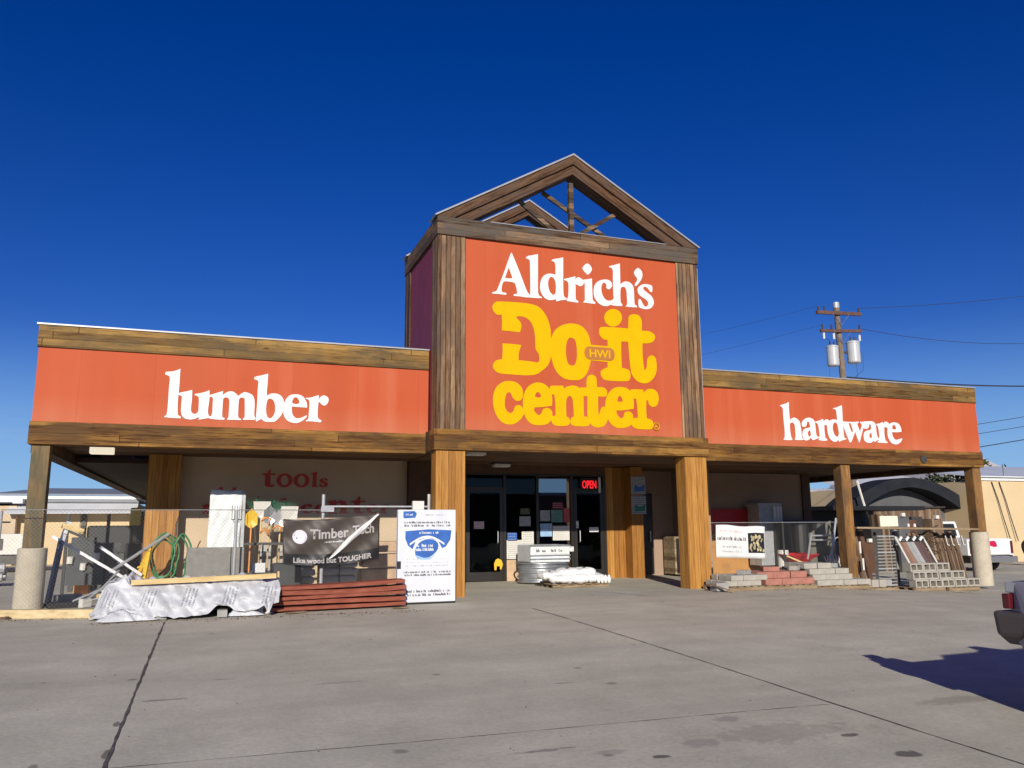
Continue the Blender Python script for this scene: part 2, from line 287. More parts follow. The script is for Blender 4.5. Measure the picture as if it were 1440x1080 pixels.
# ---------------------------------------------------------------- geometry helpers
class MB:
    def __init__(s): s.v = []; s.f = []
    def add(s, vs, fs):
        n = len(s.v); s.v += [tuple(p) for p in vs]; s.f += [tuple(n+i for i in f) for f in fs]; return s
    def box(s, a, b):
        x0, y0, z0 = a; x1, y1, z1 = b
        return s.add([(x0, y0, z0), (x1, y0, z0), (x1, y1, z0), (x0, y1, z0), (x0, y0, z1), (x1, y0, z1), (x1, y1, z1), (x0, y1, z1)],
                     [(0, 3, 2, 1), (4, 5, 6, 7), (0, 1, 5, 4), (1, 2, 6, 5), (2, 3, 7, 6), (3, 0, 4, 7)])
    def bar(s, p, q, wx, wy, up=(0, 0, 1)):
        p, q = Vector(p), Vector(q); d = (q-p).normalized(); u = Vector(up)
        a = d.cross(u)
        if a.length < 1e-4: a = d.cross(Vector((0, 1, 0)))
        a.normalize(); b_ = a.cross(d)
        vs = []
        for c in (p, q):
            for i, j in ((-1, -1), (1, -1), (1, 1), (-1, 1)): vs.append(c+a*(i*wx/2)+b_*(j*wy/2))
        return s.add(vs, [(0, 1, 2, 3), (7, 6, 5, 4), (0, 4, 5, 1), (1, 5, 6, 2), (2, 6, 7, 3), (3, 7, 4, 0)])
    def tube(s, pts, r, n=8, closed=False, r2=None):
        pts = [Vector(p) for p in pts]; k = len(pts); rings = []; prev = None
        for i, p in enumerate(pts):
            if closed: d = pts[(i+1) % k]-pts[i-1]
            else: d = pts[min(i+1, k-1)]-pts[max(i-1, 0)]
            d.normalize()
            a = prev if prev is not None else (Vector((0, 0, 1)) if abs(d.z) < .9 else Vector((1, 0, 0)))
            a = (a-d*a.dot(d)).normalized(); prev = a; b_ = d.cross(a)
            rr = r if r2 is None else r+(r2-r)*i/max(1, k-1)
            rings.append([p+(a*math.cos(6.28318*j/n)+b_*math.sin(6.28318*j/n))*rr for j in range(n)])
        vs = [q for g in rings for q in g]; fs = []
        for i in range(k if closed else k-1):
            for j in range(n):
                i2 = (i+1) % k; fs.append((i*n+j, i*n+(j+1) % n, i2*n+(j+1) % n, i2*n+j))
        if not closed: fs += [tuple(range(n-1, -1, -1)), tuple((k-1)*n+j for j in range(n))]
        return s.add(vs, fs)
    def lathe(s, prof, c, n=20, a0=0, a1=6.28318):
        cx, cy, cz = c; vs = []; fs = []; full = abs(a1-a0-6.28318) < .01; m_ = n if full else n+1
        for r, z in prof:
            for j in range(m_):
                a = a0+(a1-a0)*j/n; vs.append((cx+r*math.cos(a), cy+r*math.sin(a), cz+z))
        for i in range(len(prof)-1):
            for j in range(n):
                j2 = (j+1) % m_; fs.append((i*m_+j, i*m_+j2, (i+1)*m_+j2, (i+1)*m_+j))
        return s.add(vs, fs)
    def prism(s, poly, y0, y1):                # polygon in x,z extruded along y
        n = len(poly); vs = [(x, y0, z) for x, z in poly]+[(x, y1, z) for x, z in poly]
        return s.add(vs, [tuple(range(n)), tuple(range(2*n-1, n-1, -1))]+[(i, (i+1) % n+0, (i+1) % n+n, i+n)[::-1] for i in range(n)])
    def grid(s, fn, nu, nv):
        vs = [fn(i/nu, j/nv) for i in range(nu+1) for j in range(nv+1)]
        return s.add(vs, [(i*(nv+1)+j, (i+1)*(nv+1)+j, (i+1)*(nv+1)+j+1, i*(nv+1)+j+1) for i in range(nu) for j in range(nv)])
    def build(s, name, m, parent=None, bev=0, smooth=False, solid=0, props=None, loc=None, rot=None, sub=0):
        """vertices are in world coordinates for parts of unrotated things; loc/rot give a part a frame of its own"""
        me = bpy.data.meshes.new(name); ob = bpy.data.objects.new(name, me)
        off = Vector((0, 0, 0))
        if parent is not None and loc is None and not is_local(parent):
            off = parent_origin(parent)
        me.from_pydata([Vector(v)-off for v in s.v], [], s.f)
        bm = bmesh.new(); bm.from_mesh(me); bmesh.ops.recalc_face_normals(bm, faces=bm.faces); bm.to_mesh(me); bm.free()
        me.materials.append(M[m] if isinstance(m, str) else m)
        C.objects.link(ob)
        if parent is not None: ob.parent = parent
        if loc is not None: ob.location = Vector(loc)-(parent_origin(parent) if parent is not None and not is_local(parent) else Vector((0, 0, 0)))
        if rot is not None: ob.rotation_euler = rot
        if smooth:
            for p in me.polygons: p.use_smooth = True
        if solid:
            q = ob.modifiers.new('solid', 'SOLIDIFY'); q.thickness = solid
        if bev:
            q = ob.modifiers.new('bevel', 'BEVEL'); q.width = bev; q.segments = 2; q.limit_method = 'ANGLE'
        if sub:
            q = ob.modifiers.new('sub', 'SUBSURF'); q.levels = sub; q.render_levels = sub
        if props:
            for k, v in props.items(): ob[k] = v
        return ob
def is_local(p):
    while p.parent is not None: p = p.parent
    return bool(p.get('_local'))
def parent_origin(p):
    o = Vector((0, 0, 0))
    while p is not None: o = o+p.location; p = p.parent
    return o
def thing(name, label, cat, loc, rz=0, group=None, local=False):
    o = bpy.data.objects.new(name, None); C.objects.link(o); o.location = loc; o.rotation_euler = (0, 0, rz)
    o.empty_display_size = .2
    o['label'] = label; o['category'] = cat
    if group: o['group'] = group
    if local: LOCALS.append(o)
    o['_local'] = 1 if (local or rz) else 0
    return o
LOCALS = []
def tag(o, label, cat, group=None, kind=None):
    o['label'] = label; o['category'] = cat
    if group: o['group'] = group
    if kind: o['kind'] = kind
    return o
def copy_tree(o, parent=None):
    c = o.copy(); C.objects.link(c); c.parent = parent
    for ch in [x for x in bpy.data.objects if x.parent == o]: copy_tree(ch, c)
    return c
def ss(a, b, x):
    t_ = min(1, max(0, (x-a)/(b-a))); return t_*t_*(3-2*t_)
def gz(x, y): return .33*ss(0, 15, y)*(1-ss(10, 18.5, x))
# outlines of cut letters: x,z in millimetres; c marks a sharp corner
def contour(txt):
    P = []
    for p in txt.split():
        a, b_ = p.rstrip('c').split(','); P.append((int(a)/1000, int(b_)/1000, p.endswith('c')))
    n = len(P); out = []
    for i in range(n):
        p0, p1, p2, p3 = P[i-1], P[i], P[(i+1) % n], P[(i+2) % n]
        if p1[2]: p0 = p1
        if p2[2]: p3 = p2
        out.append((p1[0], p1[1]))
        if p1[2] and p2[2]: continue
        for k in (1, 2, 3):
            t_ = k/4
            out.append(tuple(.5*((2*p1[d])+(-p0[d]+p2[d])*t_+(2*p0[d]-5*p1[d]+4*p2[d]-p3[d])*t_*t_+(-p0[d]+3*p1[d]-3*p2[d]+p3[d])*t_**3) for d in (0, 1)))
    return out
def letters(name, items, y, depth, m, parent, xf=None):
    """items: contour strings, one per letter ('/' separates outline and counters); stands on plane y, letters proud towards the viewer"""
    mb = MB()
    for i, txt in enumerate(items):
        cu = bpy.data.curves.new('tmp', 'CURVE'); cu.dimensions = '2D'; cu.fill_mode = 'BOTH'; cu.extrude = depth/2
        for c in txt.split('/'):
            pts = contour(c)
            if xf: pts = [xf(*q) for q in pts]
            s_ = cu.splines.new('POLY'); s_.points.add(len(pts)-1); s_.use_cyclic_u = True
            for k, (a, b_) in enumerate(pts): s_.points[k].co = (a, b_, 0, 1)
        ob = bpy.data.objects.new('tmp', cu); me = bpy.data.meshes.new_from_object(ob)
        dy = (i % 3)*.0012
        mb.add([(v.co.x, y-depth/2-dy-v.co.z, v.co.y) for v in me.vertices], [tuple(p.vertices) for p in me.polygons])
        bpy.data.objects.remove(ob); bpy.data.curves.remove(cu); bpy.data.meshes.remove(me)
    return mb.build(name, m, parent)
def text_mb(txt, x0, x1, z0, h, y, depth=.004, bold=.0, shear=0, fx=None):
    """text fitted between x0 and x1 with baseline z0 and capital height h, on plane y facing -y"""
    cu = bpy.data.curves.new('tmp', 'FONT'); cu.body = txt; cu.extrude = .01; cu.offset = bold; cu.shear = shear; cu.resolution_u = 3
    ob = bpy.data.objects.new('tmp', cu); me = bpy.data.meshes.new_from_object(ob)
    xs = [v.co.x for v in me.vertices]; a, b_ = min(xs), max(xs)
    vs = []
    for v in me.vertices:
        X = x0+(v.co.x-a)/(b_-a)*(x1-x0); Z = z0+v.co.y/.72*h; Yv = y-depth*.5-v.co.z/.01*depth*.5
        if fx: X, Yv, Z = fx(X, Yv, Z)
        vs.append((X, Yv, Z))
    mb = MB().add(vs, [tuple(p.vertices) for p in me.polygons])
    bpy.data.objects.remove(ob); bpy.data.curves.remove(cu); bpy.data.meshes.remove(me)
    return mb
# ================================================================ ground
mb = MB()
xs = [-400, -150, -60, -30, -15, -10]+[-8+i*.5 for i in range(61)]+[25, 30, 40, 60, 150, 400]
ys = [-400, -100, -30, -10, -5]+[-3+i*.5 for i in range(49)]+[24, 30, 40, 60, 100, 200, 500]
for y in ys:
    for x in xs: mb.v.append((x, y, gz(x, y)))
for j in range(len(ys)-1):
    for i in range(len(xs)-1):
        a = j*len(xs)+i; mb.f.append((a, a+1, a+1+len(xs), a+len(xs)))
g = mb.build('ground', 'ground'); g['kind'] = 'structure'
for p in g.data.polygons: p.use_smooth = True
def strip(name, pts, wd, m, jag=.3):
    mb = MB(); P = []
    for (a, b_) in zip(pts[:-1], pts[1:]):
        a, b_ = Vector(a), Vector(b_); n = max(2, int((b_-a).length/.12))
        for i in range(n): P.append(a.lerp(b_, i/n))
    P.append(Vector(pts[-1]))
    for i, p in enumerate(P):
        d = (P[min(i+1, len(P)-1)]-P[max(0, i-1)]).normalized(); q = Vector((-d.y, d.x))
        ww = wd*(1+rnd.uniform(-jag, jag)); o_ = q*rnd.uniform(-.2, .2)*wd
        for s_ in (-1, 1):
            e = p+o_+q*s_*ww/2; mb.v.append((e.x, e.y, gz(e.x, e.y)+.005))
    for i in range(len(P)-1): mb.f.append((2*i, 2*i+1, 2*i+3, 2*i+2))
    o = mb.build(name, m); o['kind'] = 'structure'; return o
strip('pavement_joint', [(-.56, 13.1), (-.56, 4.0), (-.56, -3)], .022, 'joint', .45)
strip('pavement_joint', [(5.0, 12.8), (5.05, 8.0), (5.05, 3.5), (5.1, -3)], .016, 'joint', .5)
strip('pavement_joint', [(-1.9, 5.6), (-.6, 6.05), (1.5, 5.98), (4.2, 5.93), (5.0, 5.9)], .006, 'joint', .8)
strip('pavement_crack', [(2.4, 11.9), (3.7, 12.15), (6.5, 12.0)], .006, 'joint', .9)
strip('parking_line', [(7.2, 15.9), (7.9, 14.1)], .05, 'chalk', .5)

# ================================================================ the store
YF, YT = 15.83, 15.18
ZT, ZB, ZP, ZW = 5.18, 4.785, 3.478, 3.084
XL, XR, TL, TR = -3.0, 18.87, 3.98, 10.03
store = thing('hardware_store', 'long wood trimmed store with orange signboards and a gabled entrance tower', 'store building', (7.0, 17.0, .33))
def sp(name, a, b_, m, bev=0, **k): return MB().box(a, b_).build(name, m, store, bev=bev, **k)
# signboard wings
for s_, (x0, x1, lab) in enumerate(((XL, TL, 'orange signboard reading lumber'), (TR, XR, 'orange signboard reading hardware'))):
    sp('signboard', (x0, YF, ZP), (x1, YF+.10, ZB), 'orange', props={'label': lab})
    sp('parapet_trim', (x0-.02, YF-.035, ZB), (x1, YF+.2, ZT), 'cap', .006)
    sp('parapet_flashing', (x0-.05, YF-.06, ZT+.001), (x1, YF+.26, ZT+.028), 'flash')
    sp('fascia_beam', (x0-.03 if s_ == 0 else x0+.05, YF-.03, ZW), (x1-.05 if s_ == 0 else x1+.03, YF+.29, ZP), 'beam', .008)
    sp('parapet_backing', (x0+.02, YF+.21, ZP+.01), (x1-.02, YF+.34, ZT-.03), 'darkwood')
# side fascias, left and right, running back
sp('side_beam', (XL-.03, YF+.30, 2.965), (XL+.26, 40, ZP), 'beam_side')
sp('side_signboard', (XL, YF+.35, ZP+.01), (XL+.12, 40, ZB), 'orange')
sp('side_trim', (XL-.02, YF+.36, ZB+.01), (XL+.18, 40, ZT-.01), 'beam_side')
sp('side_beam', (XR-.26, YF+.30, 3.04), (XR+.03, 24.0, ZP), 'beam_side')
sp('side_signboard', (XR-.12, YF+.35, ZP+.01), (XR, 24, ZB), 'orange')
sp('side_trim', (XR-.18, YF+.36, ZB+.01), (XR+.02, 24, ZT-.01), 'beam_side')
# soffits and flat roof
sp('soffit', (XL+.27, YF+.30, 3.19), (TL+.3, 18.98, 3.25), 'soffit')
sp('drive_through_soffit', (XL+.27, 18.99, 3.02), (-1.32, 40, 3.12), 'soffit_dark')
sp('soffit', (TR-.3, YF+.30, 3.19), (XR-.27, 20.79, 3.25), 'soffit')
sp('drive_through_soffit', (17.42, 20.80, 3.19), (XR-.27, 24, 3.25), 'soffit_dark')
sp('porch_ceiling', (TL+.31, YT+.36, 3.17), (TR-.31, 20.59, 3.24), 'soffit')
sp('flat_roof', (XL+.2, YF+.35, 4.3), (XR-.2, 40, 4.42), 'roof')
# walls
sp('left_wall', (-.66, 19.0, .2), (4.28, 19.2, 3.3), 'wallL')
sp('left_side_wall', (-1.29, 19.01, .2), (-1.09, 40, 3.0), 'wallL')
sp('wood_pilaster', (-1.31, 18.55, .2), (-.66, 18.99, 3.185), 'siding', props={'label': 'stained wood panel pilaster at the corner'})
sp('wood_pilaster', (4.29, 18.80, .2), (4.95, 19.18, 3.16), 'darkwood')
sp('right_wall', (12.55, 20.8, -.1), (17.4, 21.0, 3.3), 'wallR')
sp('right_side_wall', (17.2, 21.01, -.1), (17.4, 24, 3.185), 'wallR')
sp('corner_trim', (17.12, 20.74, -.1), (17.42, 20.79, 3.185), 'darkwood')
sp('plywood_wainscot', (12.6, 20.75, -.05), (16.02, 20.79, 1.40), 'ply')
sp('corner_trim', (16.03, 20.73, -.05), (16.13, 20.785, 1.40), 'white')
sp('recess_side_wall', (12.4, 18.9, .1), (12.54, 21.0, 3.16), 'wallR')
sp('building_body', (-1.05, 40.01, 0), (17.2, 40.2, 4.2), 'wallR')
# ---- entrance tower
LP, RP = (TL, 4.566), (9.481, TR)
for (x0, x1) in (LP, RP):
    sp('tower_post', (x0, YT, .2), (x1, YT+.36, 3.10), 'siding', .004, props={'label': 'stained vertical siding post at the entrance'})
    sp('upper_corner_siding', (x0, YT, 3.512), (x1, YT+.45, 7.468), 'upper_post')
sp('tower_beam', (TL-.05, YT-.05, 3.106), (TR+.05, YT+.30, 3.511), 'beam', .008)
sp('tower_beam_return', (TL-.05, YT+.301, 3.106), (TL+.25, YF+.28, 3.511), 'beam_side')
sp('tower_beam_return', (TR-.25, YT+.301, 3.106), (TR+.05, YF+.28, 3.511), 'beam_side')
tower_sign = sp('tower_signboard', (4.567, YT+.03, 3.512), (9.480, YT+.12, 7.468), 'orange', props={'label': 'tall orange signboard with white and yellow letters'})
YR = 18.14
for x0, x1 in ((TL+.03, TL+.09), (TR-.09, TR-.03)):
    sp('maroon_side_panel', (x0, YT+.451, 3.512), (x1, YR-.46, 7.468), 'maroon')
for x0, x1 in ((TL, TL+.57), (TR-.57, TR)):
    sp('upper_corner_siding', (x0, YR-.45, 3.512), (x1, YR, 7.468), 'upper_post')
sp('tower_back', (TL+.571, YR-.12, 3.512), (TR-.571, YR-.03, 7.468), 'darkwood')
sp('tie_beam', (TL-.02, YT-.04, 7.469), (TR+.02, YT+.34, 7.845), 'gable', .006)
sp('tie_beam', (TL-.02, YR-.30, 7.469), (TR+.02, YR+.03, 7.845), 'gable', .006)
sp('tie_beam_flashing', (5.1, YT-.02, 7.846), (9.25, YT+.30, 7.866), 'flash')
for x0, x1 in ((TL-.02, TL+.28), (TR-.28, TR+.02)):
    sp('eave_beam', (x0, YT+.341, 7.469), (x1, YR-.301, 7.845), 'beam_side')
sp('tower_inner_roof', (TL+.29, YT+.341, 7.50), (TR-.29, YR-.301, 7.56), 'roof')
XA, ZA = 7.004, 9.624
def gable(y0, y1, dep=.36):
    for s_ in (-1, 1):
        xe = TL-.02 if s_ < 0 else TR+.02
        d = Vector((XA-xe, 0, ZA-7.845)); L = d.length; d.normalize(); c_, sn = abs(d.x), d.z
        # local frame: x runs up the slope from the eave, z is square to it; level cut at the eave, plumb cut at the apex
        k0, k1 = dep*c_/sn, dep*sn/c_
        def loc(p): return p
        for (h0, h1, yy0, yy1, nm) in ((0, .17, y0, y1, 'gable_fascia'), (.172, dep, y0+.05, y1-.02, 'gable_rafter')):
            poly = [(h0*c_/sn, -h0), (L-h0*sn/c_, -h0), (L-h1*sn/c_, -h1), (h1*c_/sn, -h1)]
            mb = MB().prism(poly, yy0-y0, yy1-y0)
            if s_ > 0: mb.v = [(x, (yy1-y0)+(yy0-y0)-y, z) for x, y, z in mb.v]
            mb.build(nm, 'gable_rafter', store, loc=(xe, y0 if s_ < 0 else y0, 7.846), rot=(0, -math.atan2(d.z, d.x) if s_ < 0 else 0, 0)) if s_ < 0 else mb_mirror(mb, nm, (xe, y0, 7.846), math.atan2(d.z, -d.x))
        MB().prism([(xe+s_*.03, 7.85), (XA, ZA+.002), (XA, ZA+.042), (xe+s_*.06, 7.87)], y0-.03, y1+.02).build('gable_flashing', 'flash', store)
def mb_mirror(mb, nm, loc, ang):
    mb.v = [(-x, y, z) for x, y, z in mb.v]
    return mb.build(nm, 'gable_rafter', store, loc=loc, rot=(0, ang, 0))
gable(YT-.03, YT+.42); gable(YR-.32, YR+.02, .30)
MB().box((XA-.05, YT+.12, 7.868), (XA+.05, YT+.22, 9.05)).build('king_post', 'gable', store)
for p, q in (((7.16, YT+.3, 7.89), (8.25, YT+.3, 8.60)), ((6.42, YT+.38, 8.85), (8.1, YT+.38, 7.9)), ((6.75, YT+.3, 7.89), (5.75, YT+.3, 8.62))):
    MB().bar(p, q, .05, .09).build('truss_brace', 'gable', store)
for z_, y_ in ((7.868, YR-.1),):
    MB().box((XA-.05, y_, z_), (XA+.05, y_+.08, 9.05)).build('king_post', 'gable', store)
# lettering
GL = {
 'L1': [
  ('l', '-942,4444c -923,4461 -834,4472 -765,4493 -691,4530c -691,4359 -691,4194 -697,4029 -697,3865 -687,3702 -665,3665 -634,3650c -632,3617c -782,3620 -906,3628c -907,3647c -874,3672 -865,3759 -862,3966 -863,4130 -858,4294 -862,4366 -889,4392 -940,4411c'),
  ('u', '-680,4084c -611,4104 -541,4124 -467,4150c -462,3985 -468,3820 -458,3744 -416,3708 -376,3715 -343,3760 -340,3881 -346,3991 -363,4034 -420,4053c -417,4075c -326,4097 -246,4123 -171,4160c -162,3988 -174,3833 -173,3734 -150,3680 -109,3671c -107,3649c -219,3628 -329,3602c -327,3662c -381,3622 -460,3602 -552,3615 -609,3661 -635,3748 -637,3878 -635,4010 -646,4031 -708,4050c -709,4072c'),
  ('m', '-171,4066c -100,4091 -19,4123 67,4155c 66,4077c 115,4124 187,4156 250,4148 304,4111 338,4074c 388,4121 450,4152 525,4139 590,4103 625,4037 638,3925 638,3756 648,3701 669,3663c 654,3636c 548,3636 443,3628c 442,3654c 467,3682 469,3750 458,3973 450,4029 402,4049 366,4030 353,3968 351,3800 357,3689 379,3657 411,3647c 407,3624c 287,3625 167,3621c 166,3643c 185,3671 187,3738 189,3905 179,4005 141,4036 94,4028 76,3989 73,3844 73,3733 82,3667 119,3652c 116,3619c -13,3619 -142,3631c -144,3658 -110,3693 -99,3781 -102,3925 -100,3991 -118,4029 -170,4043c'),
  ('b', '606,4444c 658,4469 743,4491 855,4532c 853,4332 847,4218 852,4104c 920,4148 985,4156 1061,4143 1128,4095 1164,4006 1170,3869 1131,3754 1070,3673 1007,3619 911,3610 825,3618 775,3661c 739,3643 687,3607c 671,3623c 675,3758 681,3983 681,4209 685,4357 667,4390 608,4410c/857,3991 881,4043 924,4051 974,4019 1004,3941 1010,3817 981,3725 935,3679 886,3694 856,3765 846,3878'),
  ('e', '1372,4159 1455,4151 1523,4114 1575,4036 1595,3968 1597,3911c 1442,3915 1315,3921c 1318,3841 1338,3763 1395,3702 1450,3699 1526,3725 1596,3767c 1603,3739c 1550,3680 1485,3632 1410,3606 1322,3614 1233,3656 1175,3745 1160,3846 1166,3960 1206,4065 1279,4137/1329,3979c 1317,4013 1337,4071 1380,4102 1419,4080 1448,4030 1445,3984c 1396,3970'),
  ('r', '1568,4099c 1656,4109 1733,4136 1811,4163c 1814,4082c 1856,4142 1912,4162 1975,4136 1999,4079 1979,4009 1930,3966 1873,3981 1838,4019 1810,4035c 1802,3920 1801,3804 1809,3724 1849,3686 1878,3675c 1862,3635c 1728,3647 1584,3647c 1583,3664c 1626,3700 1634,3798 1640,3936 1637,4027 1613,4067 1568,4082c'),
 ],
 'L2': [
  ('h', '12582,4448c 12685,4481 12767,4507 12843,4544c 12835,4353 12835,4187 12842,4109c 12912,4156 12994,4165 13071,4129 13121,4075 13135,4009 13150,3865 13158,3721 13168,3677 13206,3656c 13205,3639c 13070,3630 12949,3632c 12951,3654c 12971,3726 12975,3859 12971,3970 12942,4030 12890,4044 12834,4015 12825,3909 12834,3766 12853,3678 12878,3652c 12869,3629c 12749,3620 12617,3627c 12626,3655c 12654,3683 12668,3849 12661,4014 12654,4179 12658,4313 12656,4368 12626,4411 12581,4431c'),
  ('a', '13175,3999 13187,4067 13247,4130 13332,4173 13428,4182 13508,4157 13558,4103 13575,3991 13579,3880 13590,3768 13634,3725 13675,3726 13673,3704c 13560,3667 13476,3642 13413,3696c 13354,3650 13271,3625 13206,3656 13177,3711 13178,3799 13212,3878 13283,3920 13380,3940 13423,3964c 13408,4030 13379,4085 13337,4072 13325,4016 13273,3958 13205,3956/13358,3850 13402,3885c 13423,3807 13410,3740 13374,3722 13344,3760 13334,3804'),
  ('r', '13571,4092c 13683,4119 13825,4170c 13826,4102c 13879,4149 13949,4163 14001,4120 14008,4052 13963,4017 13908,4015 13847,4029c 13836,3911 13844,3776 13852,3709 13904,3677c 13894,3643c 13776,3634 13640,3647c 13642,3669c 13674,3715 13675,3883 13658,3994 13635,4050 13575,4070c'),
  ('d', '14150,4444c 14244,4471 14331,4498 14426,4536c 14424,4364 14415,4136 14414,3908 14426,3738 14480,3717c 14485,3695c 14362,3663 14247,3626c 14237,3676c 14163,3623 14079,3626 13988,3691 13942,3791 13926,3914 13937,4027 14001,4120 14088,4163 14173,4172 14248,4152c 14245,4266 14236,4391 14204,4424 14148,4427c/14102,4010 14136,4080 14194,4093 14238,4049 14262,3925 14263,3801 14217,3749 14156,3769 14114,3841 14094,3931'),
  ('w', '14410,4130c 14650,4127 14909,4143c 14906,4114c 14869,4101 14859,4072 14903,3948 14919,3891c 14964,3984 14992,4042 14982,4088 14950,4121 14952,4144c 15111,4145c 15085,4103 15036,3987 14961,3812 14884,3627c 14863,3627c 14813,3762 14768,3886c 14697,3747 14614,3619c 14578,3618c 14515,3764 14447,3932 14415,4033 14390,4066c/14590,4091 14646,4087 14669,4031 14702,3929 14681,3866 14655,3893 14622,3984'),
  ('a', '15018,4089 15023,4136 15083,4155 15200,4165 15316,4170 15400,4138 15435,4058 15437,3943 15451,3805 15489,3754 15533,3750 15530,3721c 15424,3689 15362,3653 15314,3680c 15259,3638 15171,3624 15086,3639 15034,3689 15022,3780 15046,3872 15116,3920 15205,3941 15272,3966c 15279,4030 15264,4087 15227,4086 15214,4027 15150,3973 15064,3976 15026,4021/15224,3855 15270,3880c 15279,3822 15273,3765 15241,3741 15207,3763 15205,3809'),
  ('r', '15455,4106c 15560,4127 15674,4166c 15668,4113c 15741,4174 15814,4165 15868,4121 15875,4051 15812,4014 15755,4035 15704,4039c 15688,3893 15694,3755 15717,3692 15772,3665c 15747,3635c 15593,3636 15448,3644c 15451,3667 15500,3714 15520,3830 15513,3969 15492,4049 15452,4082c'),
  ('e', '16037,4168 16140,4154 16208,4098 16243,4017 16241,3935c 16083,3918 15934,3919c 15940,3844 15976,3763 16045,3725 16137,3745 16237,3771c 16250,3754c 16189,3677 16093,3622 15988,3613 15888,3645 15823,3724 15789,3816 15788,3932 15816,4049 15883,4121 15961,4159/15952,4007c 15966,4066 16023,4109 16061,4058 16078,4006 16016,3986'),
 ],
 'L3': [
  ('A', '5560,7259c 5580,7235 5670,7032 5786,6749 5863,6552 5915,6441 5967,6376c 6046,6345c 5887,6324 5756,6331 5605,6330c 5612,6368c 5678,6387 5678,6457 5653,6557 5621,6611 5510,6625 5393,6614 5353,6527 5340,6425 5366,6389 5450,6378c 5436,6333c 5301,6339 5134,6336c 5147,6369c 5224,6395 5263,6468 5341,6666 5434,6917 5513,7144/5419,6699c 5485,6884 5505,6912 5537,6839 5582,6709c 5497,6694'),
  ('l', '5883,7185c 5937,7230 6031,7253 6085,7272 6159,7294c 6156,7085 6151,6760 6148,6502 6166,6401 6233,6362c 6226,6336c 6072,6328 5913,6326c 5953,6368 5974,6434 5978,6743 5975,7065 5963,7142 5896,7167c'),
  ('d', '6468,7190c 6517,7222 6613,7246 6737,7286c 6732,7015 6726,6753 6728,6492 6747,6416 6801,6389c 6787,6355c 6663,6331 6568,6296c 6542,6346c 6474,6320 6366,6317 6273,6372 6208,6482 6196,6610 6225,6742 6293,6839 6389,6888 6484,6891 6551,6879c 6555,7062 6542,7139 6516,7169 6475,7172c/6378,6666 6400,6772 6455,6823 6522,6785 6554,6671 6552,6515 6516,6440 6462,6448 6403,6526'),
  ('r', '6748,6807c 6838,6836 6921,6864 7012,6893c 7010,6827c 7074,6880 7129,6865 7211,6814 7195,6734 7125,6685 7056,6707 7008,6722c 7013,6650 7008,6454 7020,6376 7075,6349c 7060,6315c 6923,6322 6800,6330c 6800,6356c 6829,6411 6844,6503 6849,6700 6822,6762 6754,6782c'),
  ('i', '7205,6840c 7296,6856 7402,6886c 7404,6688 7406,6490 7417,6400 7472,6359c 7464,6325c 7324,6326 7185,6333c 7193,6353c 7222,6395 7227,6605 7230,6737 7211,6788c'),
  ('dot', '7299,7214c 7361,7181 7408,7100 7371,7016 7306,6956c 7244,7003 7183,7083 7234,7168'),
  ('c', '7678,6888 7764,6896 7849,6865 7882,6801 7866,6733 7800,6680 7744,6708 7746,6774 7704,6817 7662,6806 7624,6723 7627,6604 7667,6501 7735,6435 7821,6430 7907,6471c 7928,6446c 7861,6360 7760,6305 7647,6302 7535,6358 7454,6469 7437,6599 7461,6733 7549,6835'),
  ('h', '7816,7196c 7874,7223 7976,7254 8086,7299c 8086,7090 8084,6821c 8166,6883 8268,6900 8354,6861 8402,6785 8412,6651 8413,6477 8424,6397 8474,6368c 8465,6334c 8334,6329 8197,6331c 8205,6351c 8235,6394 8234,6567 8225,6700 8191,6764 8133,6765 8088,6728 8076,6579 8078,6420 8112,6376c 8118,6337c 7989,6325 7846,6333c 7861,6360 7905,6404 7907,6670 7908,6937 7913,7099 7887,7163 7823,7184c'),
  ('q', '8530,7245c 8602,7198 8636,7120 8624,7023 8562,6922 8469,6818 8433,6835 8457,6885 8496,6943 8498,6997 8449,7060 8430,7126 8469,7191'),
  ('s', '8603,6858 8693,6887 8796,6884 8870,6864c 8875,6803 8864,6728 8819,6723 8763,6793 8690,6826 8645,6795 8672,6743 8758,6684 8845,6624 8893,6534 8889,6439 8818,6352 8714,6316 8611,6320 8524,6346 8513,6419 8516,6513c 8561,6530 8616,6441 8672,6372 8739,6399 8757,6467 8708,6530 8621,6576 8536,6636 8503,6727 8527,6797'),
 ],
 'L4': [
  ('D', '5300,6182 5624,6198 5965,6191 6176,6133 6333,5955 6410,5732 6428,5531 6429,5253 6412,5076 6343,4909 6209,4789 6077,4707 5869,4675 5560,4676 5293,4685 5180,4751 5150,4835 5205,4936 5345,4982c 5359,5154 5355,5307c 5565,5310 5766,5302c 5732,5217 5705,5104 5704,4980c 5924,4975 6120,4957c 6160,5010 6149,5134 6084,5229 6073,5379 6062,5579 5999,5776 5882,5880 5751,5907 5647,5885c 5750,5781 5770,5682 5735,5566c 5515,5574 5343,5578c 5349,5748 5342,5910c 5235,5901 5158,5981 5146,6080 5210,6161'),
  ('o', '6899,5848 7117,5814 7266,5671 7330,5469 7338,5264 7318,5033 7229,4799 7090,4664 6899,4634 6685,4667 6527,4808 6438,5027 6415,5252 6432,5480 6516,5664 6680,5792/6878,5539 6973,5495 7010,5319 7005,5115 6961,4972 6879,4942 6799,4988 6762,5149 6766,5352 6810,5496'),
  ('bar', '7314,5419c 7732,5413c 7722,5069c 7305,5083c'),
  ('idot', '7892,6252 8042,6207 8100,6072 8032,5926 7879,5856 7730,5902 7672,6036 7739,6181'),
